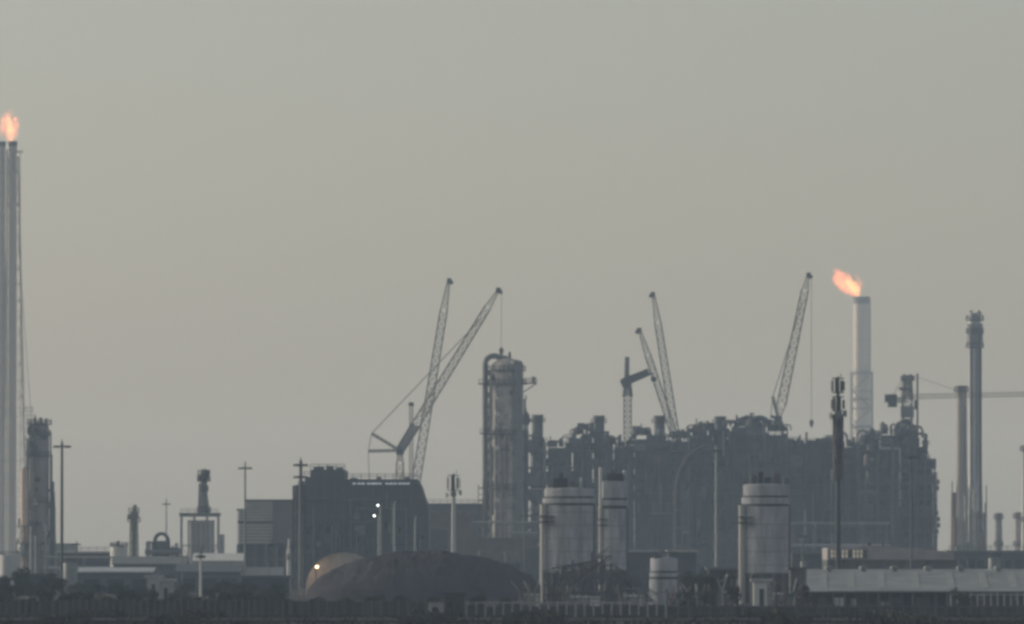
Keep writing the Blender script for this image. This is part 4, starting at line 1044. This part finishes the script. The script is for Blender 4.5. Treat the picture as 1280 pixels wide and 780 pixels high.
def conveyor(p, q, D, label, mt, w=1.9):
    A = At(p[0], D); t = thing('conveyor', label, 'conveyor', A.loc)
    a = Vector((0,0,A.z(p[1]))); b = Vector((A.x(q[0]),0,A.z(q[1])))
    L = (b-a).length
    MB().lattice(a,b,w,w,.2,.13,max(5,int(L/1.6))).build('truss_lattice', mt, t)
    off = Vector((0,0,w*.28))
    MB().bar(a-off, b-off, 1.5, .3).build('belt', BLACK, t)
    MB().bar(a+Vector((0,0,w*.62)), b+Vector((0,0,w*.62)), w*1.05, .14).build('cover', mt, t)
    for u in (.12, .5, .9):
        c = a.lerp(b,u)
        if c.z > 1.5: MB().bar((c.x-1.2,-.8,0),(c.x,-.8,c.z-w*.5),.22).bar((c.x+1.2,-.8,0),(c.x,-.8,c.z-w*.5),.22).bar((c.x-1.2,.8,0),(c.x,.8,c.z-w*.5),.22).bar((c.x+1.2,.8,0),(c.x,.8,c.z-w*.5),.22).build('trestle_frame', STEEL_D, t)
    return t
conveyor((700,738),(762,691), 1375, 'rusty inclined conveyor truss climbing to the narrow silo', PURPLE, 1.7)
conveyor((818,748),(766,713), 1340, 'dark inclined conveyor sloping down towards the squat small silo', WALL_D, 1.6)
conveyor((690,716),(748,706), 1400, 'nearly level dark conveyor truss crossing the front of the widest silo', STEEL_D, 1.4)

# ------------------------------------------------------------------ dark domed store with the sunlit shoulder
from mathutils import noise as mnoise
A = At(532, 1520)
t = thing('stockpile', 'huge dark dusty rounded stockpile heaped before the dark industrial block', 'stockpile', A.loc)
Rx, Hh = A.m(151), A.z(689)
m = MB(); nr, na = 36, 160
for i in range(nr+1):
    for k in range(na):
        a = 2*PI*k/na; u = i/nr
        rr = Rx*(1-.35*abs(math.sin(a)))*u
        x, y = rr*math.cos(a), rr*math.sin(a)
        z = Hh*max(0,1-u*u)**.5
        v = Vector((x*.16, y*.16, 3.1)); w_ = min(1, (1-u)*6)
        z += w_*(.9*mnoise.noise(v)+.55*mnoise.noise(v*3.1)+.3*mnoise.noise(v*8)) - (.3 if i == nr else 0)
        m.v.append((x,y,z))
for i in range(nr):
    for k in range(na):
        q = (k+1) % na; m.f.append((i*na+k, (i+1)*na+k, (i+1)*na+q, i*na+q))
m.build('heap', mat('dark dusty stockpile',(0.052,0.047,0.056),.95,.0,.55,.3), t)
A = At(429, 1700)
t = thing('arched_shelter', 'pale arched shelter lit orange by a floodlight at the stockpile edge', 'shelter', A.loc)
m = MB(); n = 14; L_ = 9.0
for y in (0, L_):
    for r_ in (1.0, .985):
        for i in range(n+1):
            a = PI - PI*i/n; m.v.append((A.m(47)*r_*math.cos(a), y, A.z(691)*r_*math.sin(a)**.8))
K = n+1
for i in range(n):
    m.f += [(i,i+1,2*K+i+1,2*K+i),(K+i,3*K+i,3*K+i+1,K+i+1),(i,K+i,K+i+1,i+1),(2*K+i,2*K+i+1,3*K+i+1,3*K+i)]
m.build('roof', CLAD, t)
m = MB(); 
for i in range(n+1):
    a = PI - PI*i/n; m.v.append((A.m(46.2)*math.cos(a), 1.0, A.z(691)*.975*math.sin(a)**.8)); 
m.f.append(tuple(range(n+1))); m2 = [(x,y+.2,z) for x,y,z in m.v]; k0 = len(m.v); m.v += m2; m.f.append(tuple(range(k0+n,k0-1,-1)))
m.f += [(i,k0+i,k0+i+1,i+1) for i in range(n)]
m.build('end_wall', GALV, t)
A2 = At(395, 1676)
t2 = thing('floodlight', 'small low floodlight shining warm orange on the arched shelter', 'floodlight', A2.loc)
MB().tube((0,0,0),(0,0,A2.z(710)),.14,n=8).build('pole', STEEL_D, t2, True)
MB().box((0,.1,A2.z(708.5)),(1.0,.7,.7)).build('lamp_housing', STEEL_D, t2)
MB().box((.15,.52,A2.z(708.5)),(.8,.12,.5)).build('lamp_face', LAMP_WARM, t2)
MB().lathe([(.05,-.3),(.24,-.2),(.32,0),(.24,.2),(.05,.3)],.2,-.55,10).build('lamp_globe', LAMP_WARM, t2, True).location = (0,0,A2.z(708.5))
ld = bpy.data.lights.new('floodlight_glow','POINT'); ld.energy = 700; ld.color = (1.0,.55,.26); ld.shadow_soft_size = .5
lo = bpy.data.objects.new('floodlight_glow', ld); COL.objects.link(lo); lo.parent = t2; lo.location = (-1.0,12.0,A2.z(718))

# ------------------------------------------------------------------ long grey shed and the round-roofed hall
A = At(1160, 1215)
t = thing('long_shed', 'very long open-fronted shed under a wide grey sheet roof', 'shed', A.loc, -.038)
x0, x1 = A.x(1008), A.x(1430); ze = A.z(738.5); dz = 46; zr = CAM_H+(HOR-711.5)*RAD*(A.D+dz)
m = MB(); nx = 88
for i in range(nx+1):
    x = x0+(x1-x0)*i/nx; o_ = 0.0
    for y, z in ((-1.0,ze),(dz*.5,(ze+zr)/2),(dz,zr)): m.v.append((x,y,z+o_))
for i in range(nx):
    for j in range(2): m.f.append((i*3+j,(i+1)*3+j,(i+1)*3+j+1,i*3+j+1))
k0 = len(m.v)
m.v += [(x,y,z-.22) for x,y,z in m.v[:k0]]
m.f += [tuple(k0+i for i in reversed(f)) for f in m.f[:]]
for i in range(nx): m.f += [(i*3,k0+i*3,k0+(i+1)*3,(i+1)*3)]
m.build('roof', ROOF_G, t)
MB().bx(x0,x1,-1.1,-.95,ze-.32,ze-.23).build('gutter', STEEL_D, t)
for k_, px in enumerate((1040,1083,1122,1164,1205,1252)):
    zz_ = ze+(zr-ze)*.9; MB().lathe([(.45,zz_-.2),(.45,zz_+.35),(.75,zz_+.4),(.6,zz_+.75),(.1,zz_+.9)],A.x(px)*1.03,dz*.9,10).build('roof_vent', STEEL_G, t, True)
for k_, px in enumerate((1025,1060,1098,1142,1186,1228,1266)):
    a_, b_ = .12, .8
    m_ = MB(); xq = A.x(px); m_.quadbox([(xq,dz*a_,ze+(zr-ze)*a_+.03),(xq+1.1,dz*a_,ze+(zr-ze)*a_+.03),(xq+1.1,dz*b_,ze+(zr-ze)*b_+.03),(xq,dz*b_,ze+(zr-ze)*b_+.03),(xq,dz*a_,ze+(zr-ze)*a_+.1),(xq+1.1,dz*a_,ze+(zr-ze)*a_+.1),(xq+1.1,dz*b_,ze+(zr-ze)*b_+.1),(xq,dz*b_,ze+(zr-ze)*b_+.1)]); m_.build('skylight_sheet', mat('dusty skylight sheet', (0.235,0.25,0.25), .6, 0, .3, .5), t)
MB().bx(x0+.3,x1,7,dz-.5,0,ze-.1).build('back_wall', WALL_D, t)
for i in range(30):
    x = x0+.6+(x1-x0-1.2)*i/29
    MB().bx(x-.16,x+.16,-.4,-.1,0,ze-.25).build('post', CONC_D if i % 3 else STEEL_G, t)
rnd = random.Random(8)
for i in range(9):
    x = rnd.uniform(x0+1,A.x(1280)); w = rnd.uniform(.5,1.6); MB().bx(x-w,x+w,.6,.75,0.05,rnd.uniform(1.2,2.4)).build('partition', rnd.choice([STEEL_D,STEEL_B,CONC_D]), t)
for i, (px, py, w, h, mt, lab) in enumerate(((1049,751,12,8,CLAD,'pale boxy crate standing under the near end of the long shed'),(1067,752,6,7,CONC,'small grey crate next to the pale boxy one under the long shed'),(1108,756,10,6,STEEL_G,'dull grey crate under the middle of the long shed'))):
    B = At(px, 1208); t = thing('crate', lab, 'crate', B.loc, 0.06*i)
    MB().bx(-B.m(w)/2,B.m(w)/2,-.6,.6,.12,B.z(py-h*.5)).build('crate_body', mt, t)
    m = MB()
    for x in (-B.m(w)/2*.96,0,B.m(w)/2*.96): m.bx(x-.06,x+.06,-.66,.66,.0,B.z(py-h*.5)+.05)
    m.build('crate_frame', STEEL_D, t)

A = At(1112, 1620)
t = thing('round_roofed_hall', 'wide low hall with a shallow curved roof and a row of faintly glowing pale panes', 'building', A.loc)
x0, x1 = A.x(1034), A.x(1192); zw = A.z(700); zt_ = A.z(680)
MB().bx(x0,x1,0,26,0,zw).build('wall', CONC_D, t)
m = MB(); n = 20
for y in (-.6, 26.6):
    for i in range(n+1):
        u = i/n; hgt = 0.55*math.sin(PI*min(1,u*1.25))**.8 if u < .8 else 0
        px = 1034+158*u
        z = A.z(685) if u < .33 else A.z(682)-(A.z(682)-A.z(690))*((u-.33)/.67)**1.2
        if u < .33: z = A.z(685)+(A.z(681.5)-A.z(685))*(u/.33)
        m.v.append((A.x(px),y,z))
    for i in range(n+1): m.v.append((A.x(1034+158*i/n),y,zw+.02))
K = n+1
for i in range(n):
    m.f += [(i,i+1,2*K+i+1,2*K+i),(K+i,3*K+i,3*K+i+1,K+i+1),(K+i,K+i+1,i+1,i),(2*K+i,2*K+i+1,3*K+i+1,3*K+i)]
m.f += [(0,2*K,3*K,K),(n,K+n,3*K+n,2*K+n)]
m.build('roof', mat('dusty rose roof sheet',(0.38,0.34,0.345),.7,.0,.3,.25), t)
for i in range(10):
    x = A.x(1038+i*4.6); MB().bx(x,x+.52,-.75,-.55,A.z(697),A.z(687.5)).build('window', [PANE_GLOW, PANE_GLOW_DIM, PANE_GLOW, PANE_GLOW, PANE_GLOW_DIM, GLASS, PANE_GLOW, PANE_GLOW_DIM, PANE_GLOW_DIM, GLASS][i], t)  # pale panes brightened by an added glow, not lit rooms
m = MB()
for i in range(11): m.bx(A.x(1037.1+i*4.6)-.12,A.x(1037.1+i*4.6)+.12,-.85,-.61,A.z(699),A.z(686))
m.bx(A.x(1036),A.x(1084),-.88,-.62,A.z(692.4),A.z(691.6)); m.build('window_frame', CONC_D, t)
for px in (1090, 1118, 1150): MB().bx(A.x(px),A.x(px+9),-.1,.1,0,zw*.7).build('door', BLACK, t)
for px, r_ in ((1088,2.5),(1105,2.0)): MB().lathe([(A.m(r_),A.z(690)),(A.m(r_),A.z(679)),(.1,A.z(677.5))],A.x(px),6,10).build('roof_vent', STEEL_D, t, True)

# ------------------------------------------------------------------ perimeter fences
def wall_run(px0, px1, ytop, D, label, panel_m, post_m, step, cap=None, base_h=None, posts_over=.25):
    A = At((px0+px1)/2, D); t = thing('perimeter_fence', label, 'fence', A.loc)
    x0, x1 = A.x(px0), A.x(px1); h = A.z(ytop)
    pm = MB(); n = max(2, int(round((x1-x0)/step)))
    for i in range(n):
        xa, xb = x0+(x1-x0)*i/n, x0+(x1-x0)*(i+1)/n
        pm.bx(xa+.12,xb-.12,-.06,.06,0.0,(base_h or h)-((i*37) % 5)*.03)
    pm.build('panel_cladding', panel_m, t)
    po = MB()
    for i in range(n+1):
        x = x0+(x1-x0)*i/n; po.bx(x-.13,x+.13,-.16,.16,0,h+posts_over*((i*13) % 4)/3)
    if n <= 100:
        for i in range(n+1):
            x = x0+(x1-x0)*i/n
            MB().bx(x-.13,x+.13,-.16,.16,-.3,h+posts_over*((i*13) % 4)/3).build('post', post_m, t)
    else: po.build('post_frame', post_m, t)
    if cap: MB().bx(x0-.1,x1+.1,-.2,.2,h-.24,h-.06).build('top_rail', cap, t)
    return t
wall_run(-60, 362, 750, 1130, 'long dark stained perimeter wall below the scrub and low sheds', FENCE, CONC_D, .95)
wall_run(364, 532, 751, 1132, 'dark perimeter wall stretch below the rounded stockpile', FENCE, CONC_D, 1.3)
wall_run(584, 832, 752, 1128, 'pale-railed perimeter fence below the two grouped silos', FENCE, FENCE_L, 1.25, cap=FENCE_L, base_h=1.6, posts_over=.1)
wall_run(834, 1196, 757, 1130, 'dull perimeter fence with a thin rail below the lone silo and long shed', FENCE, CONC_D, 1.5, cap=CONC_D, posts_over=.15)
wall_run(1188, 1330, 742, 1195, 'pale picket fence in front of the far end of the long shed', FENCE, FENCE_L, 1.0, cap=CONC, base_h=2.0, posts_over=.15)
wall_run(1198, 1330, 757, 1131, 'dull perimeter fence at the end of the pale pickets', FENCE, CONC_D, 1.7, cap=CONC_D, posts_over=.1)
A = At(568, 1126)
t = thing('gatehouse', 'dark squat gatehouse set into the gap between perimeter walls', 'gatehouse', A.loc)
MB().bx(A.x(556),A.x(581),-2,2.4,-.2,A.z(743)).build('wall', WALL_D, t)
MB().bx(A.x(553),A.x(584),-2.6,2.8,A.z(743)+.01,A.z(743)+.3).build('roof', STEEL_D, t)
MB().bx(A.x(560),A.x(566),-2.1,-1.9,1.2,2.1).build('window', GLASS, t)
MB().bx(A.x(570),A.x(576),-2.08,-1.9,0.05,2.1).build('door', BLACK, t)
A = At(546, 1124)
t = thing('utility_kiosk', 'grey concrete kiosk with a round dark opening beside the gatehouse', 'kiosk', A.loc)
MB().bx(-A.m(10),A.m(8),-1,1,-.2,A.z(753)).build('body', FENCE_L, t)
MB().tube((-.2,-1.12,1.0),(-.2,-.9,1.0),.5,n=16).build('opening', BLACK, t)
MB().bx(-A.m(11),A.m(9),-1.2,1.2,A.z(753)+.005,A.z(753)+.15).build('roof', CONC_D, t)

# ------------------------------------------------------------------ small plant items scattered on the plain
def skid(px, D, w, h, label, seed):
    A = At(px, D); t = thing('equipment_skid', label, 'machinery', A.loc); rnd = random.Random(seed)
    W_, H_ = A.m(w)/2, A.m(h)
    m = MB()
    for x in (-W_, -W_*.3, W_*.4, W_):
        for y in (-1.2, 1.2): m.bar((x,y,0),(x,y,H_*rnd.uniform(.7,1)),.16)
    for y in (-1.2, 1.2): m.bar((-W_,y,H_*.45),(W_,y,H_*.45),.14).bar((-W_,y,H_*.7),(W_,y,H_*.7),.12).bar((-W_,y,.1),(W_*.4,y,H_*.7),.1)
    m.build('steel_frame', STEEL_D, t)
    MB().tube((-W_*.6,0,H_*.3+.3),(W_*.5,0,H_*.3+.3),H_*.2,n=14).build('drum', rnd.choice([CLAD,STEEL_G,CONC]), t, True)
    for k in range(5):
        x = rnd.uniform(-W_,W_); MB().path([(x,-1.3,0),(x,-1.35,H_*rnd.uniform(.4,.8)),(x+rnd.uniform(-1.5,1.5),-1.3,H_*rnd.uniform(.85,1.1))],rnd.uniform(.08,.16),7).build('pipe', rnd.choice([GALV,STEEL_G,RUST]), t, True)
    MB().bx(W_*.45,W_*.95,-1.0,.8,0,H_*.55).build('control_box', rnd.choice([STEEL_G,CONC,WHITE]), t)
def small_tank(px, half, ytop, D, label, mt):
    A = At(px, D); t = thing('storage_tank', label, 'tank', A.loc)
    R_ = A.m(half); zt = A.z(ytop)
    MB().lathe([(R_,0),(R_,zt),(R_*.96,zt+.1),(.2,zt+R_*.12)],0,0,24).build('shell', mt, t, True)
    MB().ringrail(0,0,zt,R_*.97,1.1,.12,16).build('railing_frame', STEEL_D, t)
    return t
pipe_rack(596, 670, 655, 2240, 'two-tier pipe rack across the foot of the tall column', 6, 4.0)
skid(604, 2180, 20, 40, 'cluttered skid on the ground left of the tall column foot', 9)
skid(640, 2170, 24, 44, 'drum skid on the ground before the tall column foot', 10)
small_tank(12, 13, 694, 2250, 'squat pale tank at the very foot of the tallest flare stack', CLAD)
small_tank(88, 9, 704, 1900, 'small grey tank before the long low dark building', STEEL_G)
small_tank(1243, 8, 698, 1900, 'small grey tank beside the flat grey building', STEEL_G)
small_tank(1010, 10, 702, 1650, 'low dull tank behind the near end of the long shed', STEEL_B)
shed('plant_shed', 612, 650, 705, 1900, 10, 'dim low plant shed between the stockpile and the widest silo', WALL_D, STEEL_B, None, 1)
shed('plant_shed', 652, 673, 688, 2000, 8, 'taller dim plant shed tucked against the widest silo', STEEL_B, STEEL_B, None, 1)
shed('plant_shed', 850, 884, 722, 1380, 6, 'dark plant shed with a pale hatch behind the thicket', WALL_D, STEEL_D, None, 1)
shed('plant_shed', 886, 922, 712, 1440, 8, 'dark taller plant shed against the lone silo', WALL_D, STEEL_G, None, 1)
shed('plant_shed', 20, 68, 720, 1560, 8, 'dark plant shed half hidden by the taller trees', STEEL_D, STEEL_D, None, 1)
shed('plant_shed', 302, 362, 722, 1620, 8, 'dim plant shed below the louvred building', STEEL_D, STEEL_B, None, 2)
skid(662, 1330, 26, 30, 'low pipe-and-drum skid just before the widest silo shaft', 1)
skid(845, 1290, 22, 26, 'small drum skid in front of the squat silo', 2)
skid(874, 1270, 30, 30, 'cluttered drum skid under the thicket between the silos', 3)
skid(908, 1300, 24, 40, 'tall cluttered skid touching the lone silo shaft', 4)
skid(975, 1310, 30, 34, 'drum skid beside the pale small pump house', 5)
skid(1000, 1260, 20, 30, 'rough skid at the near end of the long shed', 6)
skid(726, 1310, 50, 26, 'long low skid before the criss-cross batching frame', 7)
skid(790, 1300, 34, 30, 'pipe-laden skid below the dark sloping conveyor', 8)
for px, D, yt, label in ((96,1900,676,'thin grey pole beside the long low dark building'),(228,1700,690,'thin dark pole before the blue-grey shed'),(336,1650,702,'thin short pole below the louvred building'),(655,1900,640,'slim pale pole between the tall column and widest silo'),(1003,1500,664,'slim pole just behind the lone silo'),(1210,1300,700,'slim pole rising above the far half of the long shed roof')):
    B = At(px, D); t = thing('utility_pole', label, 'pole', B.loc)
    MB().tube((0,0,0),(0,0,B.z(yt)),.2,.13,8).build('pole', STEEL_G, t, True)
    MB().bx(-1.1,1.1,-.08,.08,B.z(yt)-1.0,B.z(yt)-.82).build('crossarm', STEEL_D, t)

# ------------------------------------------------------------------ scrub trees
def tree_meshes(seed, leaves=900, spread=1.0):
    rnd = random.Random(seed)
    tr = MB(); cr = MB()
    tr.path([(0,0,-.2),(.05,0,.8),(-.04,.05,1.6),(.06,0,2.4)],[.22,.17,.12,.07],7)
    lumps = []
    for k in range(9):
        a = rnd.uniform(0,2*PI); r_ = rnd.uniform(.3,1.5)*spread; z = rnd.uniform(1.2,3.4)
        c = Vector((r_*math.cos(a), r_*math.sin(a), z)); lumps.append((c, rnd.uniform(.5,.95)))
        tr.path([(0,0,1.0+rnd.random()),c*.55+Vector((0,0,.5)),c],[.09,.06,.03],5)
    for k in range(leaves):
        c, rr = rnd.choice(lumps)
        d = Vector((rnd.gauss(0,1),rnd.gauss(0,1),rnd.gauss(0,.8)))
        d = d.normalized()*rr*rnd.uniform(.35,1.08)**.6
        p = c+d; p.z = max(.25,p.z); s_ = rnd.uniform(.1,.24)
        u = Vector((rnd.gauss(0,1),rnd.gauss(0,1),rnd.gauss(0,1))).normalized(); v = u.orthogonal().normalized()
        b = len(cr.v); cr.v += [tuple(p-u*s_),tuple(p+v*s_*.6),tuple(p+u*s_),tuple(p-v*s_*.6)]; cr.f.append((b,b+1,b+2,b+3))
    return tr, cr
PROTO = []
for sd in (1, 2, 3):
    tr, cr = tree_meshes(sd)
    a = tr.build('trunk', BARK); b = cr.build('foliage', LEAF); PROTO.append((a.data, b.data)); bpy.data.objects.remove(a); bpy.data.objects.remove(b)
def tree(px, ytop, D, wpx, label, group, seed):
    A = At(px, D); rnd = random.Random(seed)
    t = thing('scrub_tree', label, 'tree', A.loc, rnd.uniform(0,6), group)
    sz = A.z(ytop)/4.1; sx = A.m(wpx)/4.0
    t.scale = (sx, sx, sz)
    da, db = PROTO[seed % 3]
    for nm, d in (('trunk', da), ('crown', db)):
        o = bpy.data.objects.new(nm, d); COL.objects.link(o); o.parent = t
    return t
rnd = random.Random(77)
k = 0
for px in range(-8, 372, 11):
    tree(px+rnd.uniform(-5,5), rnd.uniform(735,747), rnd.uniform(1145,1240), rnd.uniform(20,34), 'dusty dark scrub tree in the belt along the long stained perimeter wall', 'scrub trees along the perimeter wall', k); k += 1
for px, py, D, w in ((8,716,1450,30),(28,708,1500,30),(60,711,1480,34),(78,719,1440,36),(96,727,1400,34),(44,722,1400,34),(125,728,1500,30),(150,727,1480,34),(175,729,1450,30),(14,728,1350,40)):
    tree(px, py, D, w, 'taller dark tree in the loose clump below the process column and low sheds', 'taller trees below the process column', k); k += 1
for px, py, D, w in ((232,728,1400,30),(262,727,1420,36),(284,724,1500,32),(308,727,1460,34),(330,730,1400,30),(350,727,1420,30)):
    tree(px, py, D, w, 'dark tree in the row before the louvred building and blue-grey shed', 'trees before the louvred building', k); k += 1
for px, py, D, w in ((858,712,1320,24),(872,706,1350,26),(890,716,1300,30),(908,712,1330,24),(880,730,1250,36),(915,728,1240,24),(856,738,1220,30)):
    tree(px, py, D, w, 'dark tree in the thicket between the squat silo and the lone silo', 'thicket between the silos', k); k += 1
tree(1201, 731, 1160, 28, 'single dark bush overlapping the eave of the long shed', None, 4)
tree(1009, 728, 1190, 16, 'dark bush at the open end of the long shed', None, 5)
for px in (400,432,470,505,540,600,640):
    tree(px, rnd.uniform(738,746), rnd.uniform(1180,1260), rnd.uniform(22,34), 'low dark bush along the foot of the rounded stockpile', 'bushes at the stockpile', k); k += 1

wm = MB(); rnd = random.Random(99)
for k in range(2600):
    x = rnd.uniform(-78,78); y = rnd.choice([rnd.gauss(1121,3.0), rnd.uniform(1018,1064)]); s_ = rnd.uniform(.12,.5)*(1.6 if math.sin(x*.4)+math.sin(x*.13+2) > .7 else .7)
    a = rnd.uniform(0,PI); z0 = -.35
    for q in range(3):
        dx, dy = math.cos(a+q)*s_, math.sin(a+q)*s_; b = len(wm.v)
        wm.v += [(x-dx*.4,y-dy*.4,z0),(x+dx*.4,y+dy*.4,z0),(x+dx*rnd.uniform(.2,1.2),y+dy,z0+.3+s_*rnd.uniform(.8,1.8)),(x-dx,y-dy*.8,z0+.3+s_*rnd.uniform(.4,1.2))]; wm.f.append((b,b+1,b+2,b+3))
struct(wm.build('weeds', mat('dry dark weeds',(0.06,0.056,0.04),.9,0,.6,.8)), 'stuff')
# sand berm between the sheds and the scrub
b = MB(); A = At(120, 1330)
nx, ny = 40, 8
for j in range(ny+1):
    for i in range(nx+1):
        u, v = i/nx, j/ny
        b.v.append((A.loc[0]+(u-.5)*46, 1290+v*34, 1.9*math.sin(PI*v)*math.sin(PI*u)**.6*(1+.25*math.sin(u*21+v*5))-.05))
for j in range(ny):
    for i in range(nx): q = j*(nx+1)+i; b.f.append((q,q+1,q+nx+2,q+nx+1))
struct(b.build('sand_berm', mat('pale sand bank',(0.12,0.112,0.105),.95,0,.2,.5), None, True))

# ------------------------------------------------------------------ light and sky
SUN_AZ, SUN_EL = math.radians(-68), math.radians(20)      # azimuth from the view direction, negative = to the left
sd = Vector((math.sin(SUN_AZ)*math.cos(SUN_EL), math.cos(SUN_AZ)*math.cos(SUN_EL), math.sin(SUN_EL)))
s = bpy.data.lights.new('sun','SUN'); s.energy = 1.5; s.angle = math.radians(10); s.color = (1.0,.94,.80)
so = bpy.data.objects.new('sun', s); COL.objects.link(so); so.rotation_euler = (-sd).to_track_quat('-Z','Y').to_euler()

w = bpy.data.worlds.new('World'); sc.world = w; w.use_nodes = True
nt = w.node_tree; N = nt.nodes; L = nt.links
bg = N['Background']
sk = N.new('ShaderNodeTexSky'); sk.sky_type = 'NISHITA'; sk.sun_disc = False
sk.sun_elevation = SUN_EL; sk.sun_rotation = SUN_AZ; sk.altitude = 0
sk.air_density = 0.95; sk.dust_density = 1.65; sk.ozone_density = 0.25
hs = N.new('ShaderNodeHueSaturation'); hs.inputs['Saturation'].default_value = 0.42
L.new(sk.outputs['Color'], hs.inputs['Color'])
wb = N.new('ShaderNodeMix'); wb.data_type = 'RGBA'; wb.blend_type = 'MULTIPLY'; wb.inputs[0].default_value = 1.0
L.new(hs.outputs['Color'], wb.inputs[6]); wb.inputs[7].default_value = (0.945, 0.968, 0.948, 1)
L.new(wb.outputs[2], bg.inputs['Color'])
bg.inputs['Strength'].default_value = 0.10

# ------------------------------------------------------------------ camera
cam = bpy.data.cameras.new('camera'); cam.sensor_width = 36.0; cam.sensor_fit = 'HORIZONTAL'
cam.lens = 36.0/(1280*RAD); cam.clip_start = 1.0; cam.clip_end = 40000
co = bpy.data.objects.new('camera', cam); COL.objects.link(co)
co.location = (0,0,CAM_H); co.rotation_euler = (PI/2+math.atan((HOR-390)*RAD),0,0)
sc.camera = co

sc.view_settings.view_transform = 'Standard'; sc.view_settings.look = 'None'
sc.view_settings.exposure = 0.0; sc.view_settings.gamma = 1.0
try: sc.view_settings.use_curve_mapping = False
except Exception: pass
sc.render.engine = 'CYCLES'
sc.cycles.use_denoising = True
sc.cycles.max_bounces = 6; sc.cycles.volume_bounces = 1
sc.cycles.filter_width = 3.2
